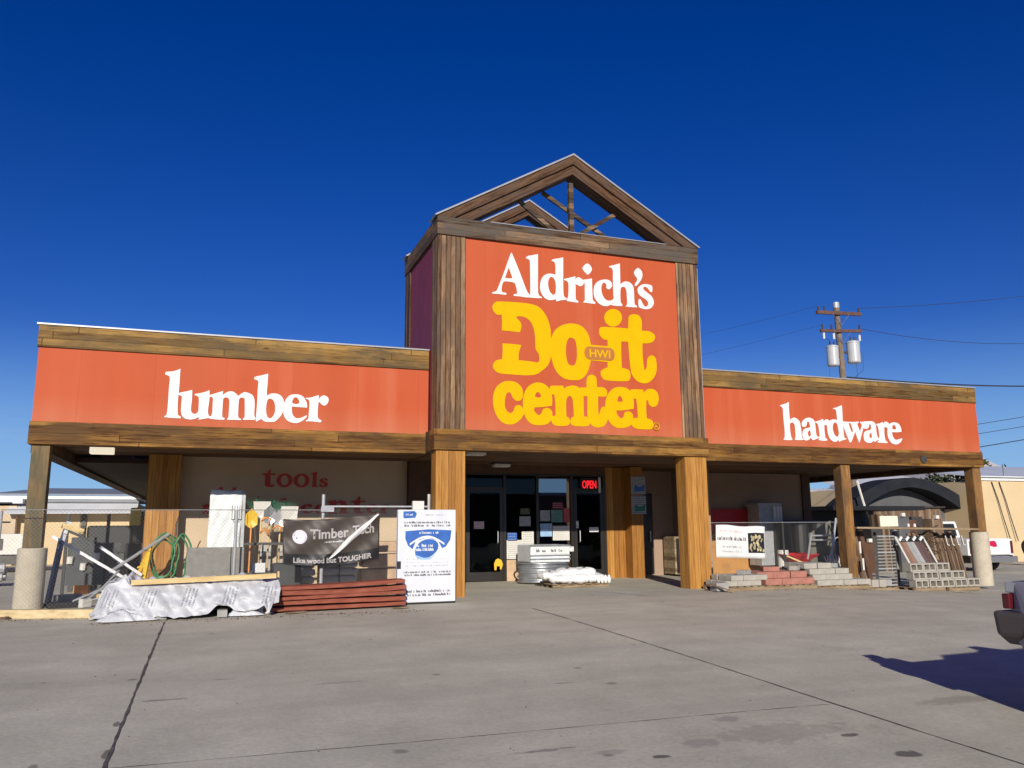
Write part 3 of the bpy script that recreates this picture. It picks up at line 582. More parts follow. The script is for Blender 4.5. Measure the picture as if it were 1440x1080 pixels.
  ('i', '7604,5827 7873,5843 8101,5845c 8062,5548c 8051,5235 8056,4963c 8211,4934 8259,4833 8217,4702 8060,4673 7835,4668 7640,4683 7559,4767 7562,4869 7676,4940 7718,4956c 7728,5265 7737,5551c 7625,5568 7544,5666 7546,5765'),
  ('t', '8058,5844c 8239,5845c 8249,5983 8269,6118 8387,6175 8517,6152 8576,6037 8568,5818c 8737,5823 8867,5767 8893,5689 8830,5591 8697,5547 8574,5538c 8569,5269 8588,5022 8614,4945 8661,5040 8682,5198 8773,5283 8874,5250 8906,5107 8890,4922 8795,4760 8631,4660 8431,4688 8293,4835 8258,5041 8239,5300 8228,5547c 8048,5542c'),
 ],
 'L5': [
  ('c', '5457,4536 5635,4522 5763,4419 5792,4274 5747,4162 5645,4140 5569,4202 5519,4297 5443,4281 5399,4134 5415,3966 5503,3886 5579,3925 5618,4023 5708,4056 5797,3983 5809,3886 5731,3763 5603,3674 5476,3652 5326,3699 5214,3838 5157,4027 5153,4218 5216,4390 5330,4493'),
  ('e', '6088,4539 6258,4519 6388,4402 6432,4231 6422,4071c 6224,4038 6042,4022c 6028,3956 6118,3870 6183,3902 6224,3989 6329,4025 6420,3961 6417,3814 6324,3700 6167,3663 5986,3676 5859,3780 5797,3958 5786,4152 5839,4349 5944,4477/6050,4243c 6072,4312 6124,4339 6176,4293 6181,4244c 6123,4226'),
  ('n', '6389,4476c 6442,4492 6682,4504c 6694,4443c 6789,4498 6951,4519 7084,4450 7135,4315 7136,4115 7138,3879c 7219,3870 7271,3773 7228,3684 7039,3670 6878,3684 6826,3756 6855,3843 6909,3870c 6901,4105 6877,4253 6811,4294 6751,4222 6739,4048 6743,3863c 6801,3829 6820,3731 6745,3674 6586,3661 6454,3681 6403,3764 6418,3850 6497,3871c 6501,4087 6479,4308c 6399,4316 6374,4377'),
  ('t', '7072,4487c 7216,4495c 7220,4647 7255,4737 7339,4775 7434,4735 7453,4634 7455,4513c 7607,4516 7688,4444 7671,4341 7601,4318 7477,4319c 7472,4130 7480,3918 7524,4032 7567,4097 7650,4101 7703,4015 7684,3838 7611,3710 7472,3661 7337,3688 7244,3796 7221,3945 7226,4119 7230,4307c 7067,4312c'),
  ('e', '7986,4548 8168,4525 8278,4422 8315,4270 8308,4091c 8067,4050 7893,4035c 7910,3960 7991,3875 8062,3916 8093,4006 8193,4030 8276,3975 8285,3836 8196,3719 8026,3670 7859,3682 7724,3790 7660,3963 7638,4163 7700,4368 7830,4502/7919,4239c 7950,4330 7993,4352 8034,4308 8051,4238c 7974,4224'),
  ('r', '8252,4498 8339,4515 8554,4519c 8559,4449c 8655,4532 8800,4539 8899,4466 8922,4325 8872,4193 8769,4150 8684,4198 8659,4287 8622,4285c 8608,4079 8615,3900c 8728,3866 8768,3778 8720,3674 8533,3660 8335,3673 8239,3746 8243,3847 8329,3894 8401,3904c 8395,4121 8374,4312c 8274,4320 8243,4408'),
 ],
}

ts = tower_sign
letters('lettering', [g[1] for g in GL['L1']], YF-.002, .008, 'white_letter', store).__setitem__('label', 'white word lumber')
letters('lettering', [g[1] for g in GL['L2']], YF-.002, .008, 'white_letter', store).__setitem__('label', 'white word hardware')
letters('lettering', [g[1] for g in GL['L3']], YT+.028, .008, 'white_letter', store).__setitem__('label', "white name Aldrich's")
letters('lettering', [g[1] for g in GL['L4']], YT+.028, .008, 'yellow', store).__setitem__('label', 'yellow words Do it')
letters('lettering', [g[1] for g in GL['L5']], YT+.028, .008, 'yellow', store).__setitem__('label', 'yellow word center')
# small badge between the words
bx0, bx1, bz0, bz1 = 7.18, 7.89, 5.10, 5.38
def pill(x0, x1, z0, z1, y0, y1):
    r_ = (z1-z0)/2; cz = (z0+z1)/2; P = []
    for k in range(13): a = math.pi/2+math.pi*k/12; P.append((x0+r_*.8+r_*.8*math.cos(a), cz+r_*math.sin(a)))
    for k in range(13): a = -math.pi/2+math.pi*k/12; P.append((x1-r_*.8+r_*.8*math.cos(a), cz+r_*math.sin(a)))
    return MB().prism(P, y0, y1)
pill(bx0, bx1, bz0, bz1, YT+.008, YT+.0155).build('badge', 'brownink', store)
t_ = text_mb('HWI', bx0+.12, bx1-.11, bz0+.055, bz1-bz0-.11, YT+.0075, .004, .012)
t_.build('badge_lettering', 'yellow', store)
tor = [(8.83+.075*math.cos(a*.5236), YT-.002, 3.73+.075*math.sin(a*.5236)) for a in range(12)]
mb = MB().tube(tor, .008, 6, True); text_mb('R', 8.83-.03, 8.83+.035, 3.73-.04, .08, YT, .005).v
mb.build('trademark_ring', 'yellow', store)
text_mb('R', 8.83-.03, 8.83+.035, 3.73-.04, .08, YT+.004, .006).build('trademark_letter', 'yellow', store)
# red words on the shaded left wall, set from the same alphabet
def glyph(key, i):
    P = [contour(c) for c in GL[key][i][1].split('/')]
    return P
def setword(parts, x0, x1, zb, xh, y, gap=.012):
    """parts: list of (contours, relative width, height) normalised"""
    pass
def norm(key, i):
    """letter contours moved so that x starts at 0 and its foot stands on 0, in units of x-height"""
    g_ = GL[key][i]; cs = [contour(c) for c in g_[1].split('/')]
    A = [p for c in cs for p in c]; x_ = min(p[0] for p in A); z_ = min(p[1] for p in A)
    XH = {'L1': .80, 'L2': .78, 'L3': .84}[key]
    return [[((p[0]-x_)/XH, (p[1]-z_)/XH) for p in c] for c in cs]
def ell(cx, cz, rx, rz, n=28): return [(cx+rx*math.cos(6.28318*k/n), cz+rz*math.sin(6.28318*k/n)) for k in range(n)]
alph = {'l': norm('L3', 1), 'r': norm('L3', 3), 'a': norm('L2', 1), 'e': norm('L1', 4), 'c': norm('L3', 6), 's': norm('L3', 9),
        'o': [ell(.42, .48, .42, .52), ell(.42, .48, .2, .38)],
        't': [[(.12, .95), (.3, 1.0), (.42, 1.3), (.48, 1.3), (.48, .97), (.72, .97), (.72, .86), (.48, .86), (.48, .25), (.55, .13), (.72, .18), (.74, .12), (.55, -.03), (.32, -.02), (.2, .12), (.2, .86), (.02, .86), (.02, .93)]],
        'n': [[(0, .9), (.38, 1.02), (.38, .86), (.6, 1.0), (.8, .95), (.9, .75), (.9, .12), (1.0, .05), (1.0, 0), (.55, 0), (.55, .05), (.62, .12), (.62, .7), (.54, .83), (.4, .75), (.4, .12), (.48, .05), (.48, 0), (0, 0), (0, .05), (.1, .12), (.1, .8), (0, .84)]]}
def word(name, txt, x0, x1, zb, xh, y, m, lab):
    ws = []; x = 0
    for ch in txt:
        if ch == ' ': x += .45; continue
        wd = max(p[0] for c in alph[ch] for p in c); ws.append((ch, x)); x += wd+.06
    k = (x1-x0)/x; items = []
    mbw = MB()
    for i, (ch, xo) in enumerate(ws):
        cu = bpy.data.curves.new('tmp', 'CURVE'); cu.dimensions = '2D'; cu.fill_mode = 'BOTH'; cu.extrude = .008
        for c in alph[ch]:
            s_ = cu.splines.new('POLY'); s_.points.add(len(c)-1); s_.use_cyclic_u = True
            for kk, (a, b_) in enumerate(c): s_.points[kk].co = (x0+(xo+a)*k, zb+b_*xh, 0, 1)
        ob = bpy.data.objects.new('tmp', cu); me = bpy.data.meshes.new_from_object(ob); dy = (i % 2)*.002
        mbw.add([(v.co.x, y-.009-dy-v.co.z, v.co.y) for v in me.vertices], [tuple(p.vertices) for p in me.polygons])
        bpy.data.objects.remove(ob); bpy.data.curves.remove(cu); bpy.data.meshes.remove(me)
    mbw.build(name, m, store, props={'label': lab})
word('lettering', 'tools', .98, 2.47, 2.56, .30, 19.0, 'redletter', 'red word tools on the shaded wall')
word('lettering', 'rental', -.24, 1.60, 1.965, .30, 19.0, 'redletter', 'red word rental on the wall')
word('lettering', 'center', 1.86, 3.92, 1.965, .30, 19.0, 'redletter', 'red word center on the wall')

# ---- storefront in the porch
YS = 19.3
sp('storefront_header', (4.96, YS, 2.97), (9.66, YS+.2, 3.165), 'darkwood')
fr = MB()
for x in (5.80, 6.84, 7.72, 8.67, 9.60): fr.box((x-.035, YS, .33), (x+.035, YS+.09, 2.969))
fr.box((4.97, YS+.005, 2.92), (9.62, YS+.085, 2.968)); fr.box((6.87, YS+.005, .33), (7.70, YS+.085, .62)); fr.box((7.75, YS+.005, .33), (8.64, YS+.085, .62))
fr.build('storefront_frame', 'frame', store)
MB().add([(7.755, YS+.085, .62), (8.635, YS+.002, .62), (8.635, YS+.002, 2.92), (7.755, YS+.085, 2.92)], [(0, 1, 2, 3)]).build('window', 'mirror_glass', store)
for x0, x1, g_ in ((4.98, 5.765, 'glass'), (6.875, 7.685, 'glass')):
    sp('window', (x0, YS+.04, .62), (x1, YS+.05, 2.92), g_)
for x0, x1, lab in ((5.84, 6.80, 'glass door with a yellow sticker low down'), (8.72, 9.56, 'open dark entrance door under the neon sign')):
    d = MB().box((x0, YS+.01, .345), (x0+.09, YS+.06, 2.60)).box((x1-.09, YS+.01, .345), (x1, YS+.06, 2.60)).box((x0+.091, YS+.012, .345), (x1-.091, YS+.058, .56)).box((x0+.091, YS+.012, 2.50), (x1-.091, YS+.058, 2.60)).build('door', 'frame', store, props={'label': lab})
    MB().box((x0+.092, YS+.03, .561), (x1-.092, YS+.04, 2.499)).build('pane', 'glass', d)
    hx = x1-.16 if x0 < 7 else x0+.14
    MB().tube([(hx, YS-.0, 1.25), (hx, YS-.05, 1.27), (hx, YS-.05, 1.53), (hx, YS-.0, 1.55)], .012, 6).build('door_handle', 'alu', d)
    sp('transom', (x0-.02, YS+.04, 2.62), (x1+.02, YS+.05, 2.92), 'glass')
    sp('transom_bar', (x0-.03, YS+.01, 2.601), (x1+.03, YS+.06, 2.619), 'frame')
MB().box((6.88, YS-.01, .30), (7.70, YS+.02, .84)).build('kick_panel', 'tanbundle', store)
# interior shell
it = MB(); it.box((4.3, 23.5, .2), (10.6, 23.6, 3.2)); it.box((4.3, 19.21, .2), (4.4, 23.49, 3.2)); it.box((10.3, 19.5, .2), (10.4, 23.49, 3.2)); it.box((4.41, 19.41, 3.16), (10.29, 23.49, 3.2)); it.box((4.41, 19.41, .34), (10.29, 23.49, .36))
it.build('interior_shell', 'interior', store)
sp('siding_panel', (9.64, YS-.01, .2), (10.17, YS+.1, 3.165), 'siding')
sp('wood_pilaster', (10.18, 18.95, .2), (10.53, 19.38, 3.165), 'siding')
sp('recess_wall', (10.2, 20.6, .1), (12.6, 20.72, 3.3), 'wallR')
dd = sp('side_door', (10.75, 20.55, .33), (11.72, 20.59, 2.55), 'frame')
MB().tube([(11.6, 20.5, 1.2), (11.6, 20.5, 1.5)], .02, 6).build('door_handle', 'alu', dd)
# neon OPEN sign, vertical tube light and handwritten cards hanging behind the glass
text_mb('OPEN', 8.96, 9.36, 2.62, .20, YS-.02, .01, .018).build('neon_sign', 'neon', store, props={'label': 'red neon OPEN sign'})
sp('neon_backing', (8.90, YS-.008, 2.56), (9.42, YS+.004, 2.88), 'black')
sp('tube_light', (9.43, YS-.02, 2.50), (9.49, YS+.0, 2.90), 'offwhite')
def notice(x0, x1, z0, z1, m, y=YS-.004, marks=True, nm='paper_notice', ink='greyprint'):
    o = MB().box((x0, y-.004, z0), (x1, y, z1)).build(nm, m, store)
    if marks:
        k = MB(); n = max(2, int((z1-z0)/.05))
        for i in range(n):
            zz = z0+(i+.5)*(z1-z0)/n; x = x0+.02
            while x < x1-.04:
                l = rnd.uniform(.015, .06); k.box((x, y-.0065, zz), (min(x+l, x1-.02), y-.0045, zz+.012)); x += l+.014
        k.build('printing', ink, o)
    return o
for a in ((7.28, 7.60, 1.20, 1.53, 'offwhite'), (7.22, 7.52, 1.66, 1.90, 'greyprint'), (7.24, 7.5, 1.95, 2.1, 'leaf'), (6.9, 7.15, 1.3, 1.5, 'bluep'),
          (7.78, 8.05, 1.78, 2.05, 'greyprint'), (8.08, 8.40, 1.75, 2.06, 'teal'), (8.12, 8.42, 2.09, 2.25, 'maroon'), (8.42, 8.60, 1.75, 2.1, 'redp'),
          (7.78, 8.10, 1.40, 1.72, 'lightblue'), (8.12, 8.58, 1.30, 1.66, 'offwhite'), (6.88, 7.28, .86, 1.32, 'offwhite'),
          (6.03, 6.29, 1.60, 1.78, 'pinkprint'), (8.55, 8.69, 1.02, 1.14, 'white'), (8.77, 8.84, 1.60, 1.78, 'white'), (9.14, 9.40, 1.50, 1.62, 'white')):
    notice(*a[:5])
# yellow figure sticker at the bottom of the glass door
MB().prism([(6.56, .60), (6.61, .60), (6.62, .70), (6.70, .69), (6.70, .62), (6.74, .62), (6.78, .74), (6.74, .84), (6.66, .88), (6.60, .86), (6.55, .76)], YS-.004, YS).build('yellow_sticker', 'yellowp', store)
# two notices on the pilaster
for (z0, z1, a, b_) in ((2.46, 2.92, 'greyprint', 'bluep'), (1.95, 2.42, 'greyprint', 'greenp')):
    o = notice(10.20, 10.62, z0, z1, a, 18.945, True, 'wall_notice', 'print')
    MB().prism([(10.28, z0+.06), (10.58, z0+.08), (10.60, z0+.26), (10.45, z0+.18), (10.3, z0+.24)], 18.935, 18.938).build('printing', b_, o)
# porch posts on concrete bases
for x, m_, lab in ((-2.83, 'post_old', 'worn wooden corner post'), (14.42, 'post', 'wooden post in the middle of the right porch'), (18.70, 'post', 'wooden post at the right end')):
    zb = {-2.83: 1.34, 14.42: .15, 18.70: 1.43}[x]
    MB().box((x-.14, 15.87, zb), (x+.14, 16.13, ZW-.002)).build('porch_post', m_, store, bev=.006, props={'label': lab})
    if x != 14.42:
        MB().lathe([(0.0, 0), (.225, 0), (.225, 1.33 if x > 0 else 1.02), (.21, 1.345 if x > 0 else 1.035), (0, 1.345 if x > 0 else 1.035)], (x, 16.0, .08 if x > 0 else .30), 28).build('concrete_pier', 'concrete', store, smooth=False)
# ceiling lights
for (x, y, m_) in ((-2.0, 16.9, 'white'), (4.95, 15.75, 'offwhite'), (6.5, 18.6, 'offwhite')):
    zz = 3.189 if y > 16 and x < 3 else 3.169
    MB().box((x-.2, y-.12, zz-(.16 if x < 0 else .10)), (x+.2, y+.12, zz-.03)).build('ceiling_light', 'lamp' if x < 0 else m_, store, bev=.01)
    MB().box((x-.22, y-.14, zz-.029), (x+.22, y+.14, zz)).build('light_housing', 'black', store)
# plain dark disc on the right beam, and conduit by the tower
MB().tube([(16.85, YF-.032, 3.25), (16.85, YF-.06, 3.25)], .10, 16).build('dark_disc', 'steel_dark', store)
MB().tube([(TR+.04, YT-.02+.1, 3.53), (TR+.045, YT+.08, 5.2), (TR+.045, YT+.08, 7.4)], .018, 6).build('conduit', 'galv_dull', store)

# ================================================================ helpers for loose objects
def T(name, label, cat, mb, m, loc=None, group=None, **k):
    """a thing that is one mesh; vertices in world coordinates"""
    if loc is None:
        xs_ = [v[0] for v in mb.v]; ys_ = [v[1] for v in mb.v]; zs_ = [v[2] for v in mb.v]
        loc = ((min(xs_)+max(xs_))/2, (min(ys_)+max(ys_))/2, min(zs_))
    mb.v = [tuple(Vector(v)-Vector(loc)) for v in mb.v]
    o = mb.build(name, m, None, **k); o.location = loc; return tag(o, label, cat, group)
def marks(name, parent, x0, x1, z0, z1, y, rows, m, dens=.8, hk=.6, lo=.3, hi=1.1, f=None):
    """rows of small illegible printing on a surface that faces the viewer"""
    k = MB(); rh = (z1-z0)/rows
    def q(xa, xb, za, zb):
        if f: k.add([f(xa, za), f(xb, za), f(xb, zb), f(xa, zb)], [(0, 1, 2, 3)])
        else: k.box((xa, y-.003, za), (xb, y-.0005, zb))
    for i in range(rows):
        x = x0; zb = z0+rh*(i+.5-hk/2); H = rh*hk; asp = (.6 if not f else .6*H/max(1e-6, H))
        cw = H*.62 if not f else (x1-x0)/max(6, int((x1-x0)/(H*.22)))
        st_ = cw*.36
        while x < x1-cw:
            if rnd.random() > dens or rnd.random() < .13: x += cw*.7; continue
            t_ = rnd.randrange(5); h_ = H*rnd.choice((.72, .72, 1.0))
            q(x, x+st_, zb, zb+h_)
            if t_ in (0, 1, 4): q(x+cw*.55, x+cw*.55+st_, zb, zb+h_*.72)
            if t_ in (0, 2, 4): q(x+st_*1.02, x+cw*.54, zb+h_*.55, zb+h_*.72)
            if t_ in (1, 2, 3): q(x+st_*1.02, x+cw*.54, zb, zb+h_*.17)
            x += cw
    k.build(name, m, parent)

# ---------------------------------------------------------------- left: fence
FY = 15.50
fence = thing('chain_link_fence', 'galvanised chain link fence closing the left bay below the word lumber', 'fence', (.5, FY, .33))
def fz(x): return 1.92 if x < 1.9 else 2.06
mb = MB(); x0f, x1f, z0f = -3.25, 3.96, .36
st = .066; k = -4.5
while k < 5.5:
    for s_ in (1, -1):
        # each wire runs corner to corner at 45 degrees
        a = Vector((k, FY, z0f)); b_ = Vector((k+s_*1.62, FY, z0f+1.62)); pts = []
        for i in range(2):
            pass
        t0, t1 = 0, 1
        for p, d in ((a.x, b_.x-a.x),):
            ta, tb = (x0f-p)/d, (x1f-p)/d
            t0, t1 = max(0, min(ta, tb)), min(1, max(ta, tb))
        if t1 > t0: 
            off = Vector((0, .003*s_, 0)); mb.tube([a.lerp(b_, t0)+off, a.lerp(b_, t1)+off], .0014, 3)
    k += st
mb.build('wire_mesh', 'fencewire', fence)
for x, zt in ((-3.25, 1.95), (.41, 1.97), (1.93, 2.25), (3.94, 2.27)):
    MB().tube([(x, FY+.03, .32), (x, FY+.03, zt)], .028 if zt < 2.2 else .032, 8).build('fence_post', 'galv_dull', fence)
MB().tube([(x0f, FY+.02, 1.965), (1.93, FY+.02, 1.965)], .007, 6).build('top_rail', 'fencewire', fence)
MB().tube([(1.93, FY+.02, 2.03), (3.94, FY+.02, 2.03)], .02, 6).build('top_rail', 'galv_dull', fence)
# ---------------------------------------------------------------- timber, tarp and lumber in front of the fence
T('landscape_timber', 'long yellow square timber lying on the concrete at the foot of the round concrete pier', 'timber', MB().bar((-3.9, 14.75, .40), (-1.42, 13.95, .39), .13, .13), 'treated', bev=.008)
T('scrap_stick', 'short brown stick lying in front of the yellow timber', 'stick', MB().bar((-3.05, 14.1, .35), (-2.75, 14.25, .36), .04, .03), 'brownwood')
gl_ = 'boards stacked under the white tarp'
for i, (y, z) in enumerate(((13.99, .42), (14.36, .42), (14.73, .42))):
    T('lumber_bundle', ['front bundle of dark boards under the white tarp', 'middle bundle of dark boards under the white tarp', 'rear bundle of dark boards under the white tarp'][i], 'lumber bundle', MB().box((-.8, y-.18, z), (.98, y+.18, z+.38)), 'blackrub', group=gl_)
for i, x in enumerate((-.62, .22)):
    T('support_block', ['grey block under the lumber at the left end of the white tarp', 'grey block under the lumber near the right end of the white tarp'][i], 'block', MB().box((x-.07, 13.3, .33), (x+.07, 13.5, .43)), 'cblock_dark', group='blocks that hold the covered lumber off the ground')
def tarp(u, v):
    x = -1.62+2.66*u; L = ss(.0, .10, u)
    cr_ = .012*math.sin(u*61+v*9)+.010*math.sin(u*37-v*23)+.008*math.sin(u*97+v*31)+.014*abs(math.sin(u*13+v*7))+.008*math.sin(v*37+u*11)
    hem = .345+.13*ss(.60, .66, u)*(1-ss(.92, .95, u))*(.6+.4*math.sin(u*21))+.03*abs(math.sin(u*29))+.17*ss(.945, .97, u)
    if v < .5:
        t_ = v/.5
        y = 13.36-.10*(1-t_)**3+.34*t_**2.2+cr_*1.6+.04*math.sin(u*11)*(1-t_)
        z = hem+(.82-hem)*min(1, t_*1.02)+cr_*.5
    else:
        t_ = (v-.5)/.5; y = 13.70+1.2*t_; z = .82+cr_*1.4+.02*math.sin(u*19+t_*5)
    z = .345+(z-.345)*(.12+.88*L)+(.10*math.exp(-((u-.175)/.02)**2) if v > .45 else 0)
    y += .30*(1-L)*(1-v)
    return (x+.02*math.sin(v*9+u*5), y, z)
def tarp_mat():
    m, t, b = newmat('printed white wrap'); v = coords(t)
    c = ramp(t, noise(t, v, 5, 5), [(.3, (.44, .45, .47)), (.65, (.62, .63, .65))])
    tc = t.nodes.new('ShaderNodeTexCoord'); s_ = t.nodes.new('ShaderNodeSeparateXYZ'); t.links.new(tc.outputs['Object'], s_.inputs[0])
    X_, Z_ = s_.outputs[0], s_.outputs[2]
    sx = math_(t, 'ADD', X_, math_(t, 'MULTIPLY', Z_, -.25))
    blk = math_(t, 'LESS_THAN', math_(t, 'FRACT', math_(t, 'DIVIDE', math_(t, 'ADD', sx, 10.2), .56)), .36)
    cols = math_(t, 'LESS_THAN', math_(t, 'FRACT', math_(t, 'DIVIDE', math_(t, 'ADD', sx, 10), .052)), .42)
    nz = math_(t, 'GREATER_THAN', noise(t, coords(t, (30, 30, 55)), 1, 2), .47)
    band = math_(t, 'MULTIPLY', math_(t, 'GREATER_THAN', Z_, .16), math_(t, 'LESS_THAN', Z_, .40))
    k = math_(t, 'MULTIPLY', math_(t, 'MULTIPLY', blk, cols), math_(t, 'MULTIPLY', nz, band))
    t.links.new(mixc(t, math_(t, 'MULTIPLY', k, .75), c, (.16, .17, .19)), b.inputs['Base Color'])
    b.inputs['Roughness'].default_value = .5; bump(t, b, noise(t, coords(t, (1, 1, 1)), 9, 5), .7, .03); return m
M['tarp'] = tarp_mat()
T('white_tarp', 'crumpled white printed wrap draped over the lumber in front of the fence', 'tarp', MB().grid(tarp, 160, 44), 'tarp', smooth=False, solid=.006)
def crumple(cx, cy, L, W, H, seed):
    r_ = random.Random(seed); ph = [r_.uniform(0, 6) for _ in range(8)]
    def f(u, v):
        a = u*6.28318; k = math.sin(v*3.14159)
        rr = 1+.22*math.sin(3*a+ph[0])+.14*math.sin(7*a+ph[1]+v*5)+.1*math.sin(11*a+ph[2])
        return (cx+L/2*rr*math.cos(a)*(1-v*.92), cy+W/2*rr*math.sin(a)*(1-v*.92), .335+H*(1-(1-v)**2)*(1+.25*math.sin(5*a+ph[3]+v*7)))
    return MB().grid(f, 36, 8)
T('loose_wrap', 'crumpled end of white wrap lying on the concrete left of the tarp', 'plastic wrap', crumple(-1.12, 13.3, .75, .25, .13, 3), 'tarp', smooth=True)
T('loose_wrap', 'white scrap of wrap on the ground near the red boards', 'plastic wrap', crumple(.55, 13.4, .5, .2, .10, 5), 'tarp', smooth=True)
T('loose_wrap', 'white roll of wrap bulging above the black end of the lumber', 'plastic wrap', crumple(.82, 13.62, .26, .25, .38, 9), 'tarp', smooth=True)
T('pine_board', 'long pale pine board lying along the top of the white tarp', 'board', MB().bar((-1.08, 13.60, .85), (1.0, 13.66, .895), .05, .075), 'pine')
T('pine_stake', 'short pine stake standing at the right end of the tarp', 'stake', MB().bar((1.06, 13.9, .33), (1.05, 13.9, .95), .035, .03), 'pine')
gr_ = 'red boards stacked left of the white display board'
lab_ = ['lowest of the red boards in the stack by the tarp', 'second red board up from the ground in the stack', 'middle red board of the stack by the tarp', 'red board just under the topmost one in the stack', 'topmost of the red boards in the stack by the tarp']
for i in range(5):
    z = .345+i*.082; dx = [-.16, -.2, -.12, .1, .08][i]
    mb = MB(); n_ = 10
    for k in range(n_+1):
        t_ = k/n_; x = .98+dx+(2.14-dx+.03*math.sin(i*3))*t_; yy = 13.72+.26*t_+[.0, .03, -.015, .035, .01][i]; zz = z+.035+(.005+.006*i)*t_+[.0, .012, -.006, .02, .012][i]*math.sin(math.pi*t_+i)
        h_ = [.028, .034, .026, .036, .030][i]
        mb.v += [(x, yy-.2, zz-h_), (x, yy+.2, zz-h_), (x, yy+.2, zz+h_), (x, yy-.2, zz+h_)]
    for k in range(n_):
        for q in range(4): mb.f.append((4*k+q, 4*k+(q+1) % 4, 4*k+4+(q+1) % 4, 4*k+4+q))
    mb.f += [(0, 1, 2, 3), (4*n_+3, 4*n_+2, 4*n_+1, 4*n_)]
    T('red_board', lab_[i], 'board', mb, 'redboard', group=gr_, bev=.006)
for i, (x, w_) in enumerate(((1.15, .30), (2.85, .25))):
    T('wood_scrap', ['flat brown wood scrap under the left end of the red boards', 'flat brown wood scrap under the right end of the red boards'][i], 'scrap', MB().bar((x, 13.42+.08*i, .34), (x+w_, 13.52+.08*i, .342), .12, .012), 'pallet')
# ---------------------------------------------------------------- white printed display board
db = thing('display_board', 'tall white printed board with a blue emblem leaning by the entrance post', 'display board', (3.56, 14.15, .33))
MB().box((3.04, 14.13, .36), (4.08, 14.25, 1.94)).build('panel', mat('cool white board', (.63, .65, .70), .5, .05, 3), db, bev=.01)
MB().box((3.04, 14.15, .325), (4.08, 14.24, .358)).build('base_strip', 'black', db)
MB().box((3.30, 14.14, 1.942), (3.50, 14.22, 2.09)).build('top_tab', 'offwhite', db)
MB().box((3.035, 14.128, .93), (3.10, 14.16, 1.06)).build('side_clip', 'black', db)
yb = 14.129
MB().prism([(3.13, 1.80), (3.13, 1.91), (3.33, 1.915), (3.37, 1.87), (3.34, 1.80), (3.16, 1.79)], yb-.003, yb).build('blue_tab', 'bluep', db)
marks('printing', db, 3.16, 3.31, 1.83, 1.88, yb-.0035, 1, 'white', .9)
marks('printing', db, 3.48, 3.95, 1.83, 1.87, yb, 1, 'greyprint', .5)
marks('printing', db, 3.15, 4.0, 1.64, 1.75, yb, 2, 'print', .85, .7)
marks('printing', db, 3.15, 4.0, .80, .90, yb, 2, 'print', .9, .75)
marks('printing', db, 3.15, 4.0, .46, .58, yb, 2, 'print', .8, .75)
marks('printing', db, 3.2, 3.95, .95, 1.12, yb, 3, 'greyprint', .55, .4)
MB().prism([(3.14, 1.0), (3.16, 1.62), (4.0, 1.62), (4.01, 1.0)], yb-.001, yb).build('pale_ground', mat('pale print', (.66, .68, .76), .5, .04), db)
MB().prism([(3.17, 1.57), (3.6, 1.6), (4.0, 1.58), (3.98, 1.42), (3.9, 1.30), (3.83, 1.27), (3.76, 1.4), (3.56, 1.46), (3.36, 1.40), (3.30, 1.26), (3.22, 1.32), (3.17, 1.44)], yb-.003, yb-.001).build('emblem', 'bluep', db)
arc = [(3.25+.62*t_, 1.36+.13*math.sin(t_*3.14)) for t_ in [i/12 for i in range(13)]]
MB().prism(arc+[(x, z-.035) for x, z in arc[::-1]], yb-.006, yb-.003).build('emblem_band', 'white', db)
el = [(3.53+.21*math.cos(a*.314)*(1+.12*math.cos(a*.314)), 1.26+.165*math.sin(a*.314)+.05*math.cos(a*.314)) for a in range(20)]
MB().prism(el, yb-.0055, yb-.003).build('emblem_oval', 'bluep', db)
el2 = [(3.68+.24*math.cos(a*.314), 1.19+.10*math.sin(a*.314)) for a in range(20)]
MB().prism([(x, z-.05) for x, z in [(3.33, 1.22), (3.45, 1.13), (3.6, 1.13), (3.72, 1.22), (3.62, 1.17), (3.5, 1.16)]], yb-.0075, yb-.006).build('emblem_swoosh', 'lightblue', db)
marks('printing', db, 3.36, 3.68, 1.22, 1.36, yb-.006, 2, 'white', .95, .75, .5, 1.1)
marks('printing', db, 3.42, 3.78, 1.51, 1.58, yb-.003, 1, 'white', .9)
# ---------------------------------------------------------------- banner on the fence
ban = thing('vinyl_banner', 'creased brown and black vinyl banner with white lettering hung on the fence', 'banner', (2.08, 15.4, .95))
def bpt(u, v, off=0):
    xl, xr = 1.24-.03*v, 2.96
    x = xl+(xr-xl)*u
    top = 1.80+.10*u-.06*math.sin(math.pi*min(1, u*1.05))*(1-.5*u)
    bot = 1.00+.07*u-.07*math.sin(math.pi*u)*.9
    z = bot+(top-bot)*v
    y = 15.40-.03*math.sin(math.pi*u)-.022*math.exp(-((u-v*.75-.28)/.05)**2)+.012*math.sin(u*14-v*9)+.01*math.sin(u*30+v*12)
    return (x, y-off, z)
bm_ = MB().grid(lambda u, v: bpt(u, v), 60, 24)
bm_.build('cloth', mat('brown vinyl', (.055, .042, .034), .5, .12, 3), ban, smooth=True, solid=.004)
MB().grid(lambda u, v: bpt(u, v*.24, .006), 60, 6).build('black_strip', 'black', ban, smooth=True)
def onban(x, y, z):
    u = (x-1.24)/1.72; v = z
    p = bpt(u, v, .012); return p
def btext(txt, u0, u1, v0, h, bold=.012, shear=0):
    return text_mb(txt, 1.24+1.72*u0, 1.24+1.72*u1, v0, h, 0, 0, bold, shear, fx=onban)
btext('Timber', .27, .67, .58, .21, .028).build('lettering', 'white_letter', ban)
btext('Tech', .71, .94, .60, .20, .028).build('lettering', 'white_letter', ban)
btext('Like wood but TOUGHER', .10, .92, .05, .11, .035).build('lettering', 'white_letter', ban)
marks('printing', ban, .42, .62, .47, .53, 0, 1, 'white', .9, f=lambda x, z: bpt(x, z, .013), lo=.3, hi=.6)
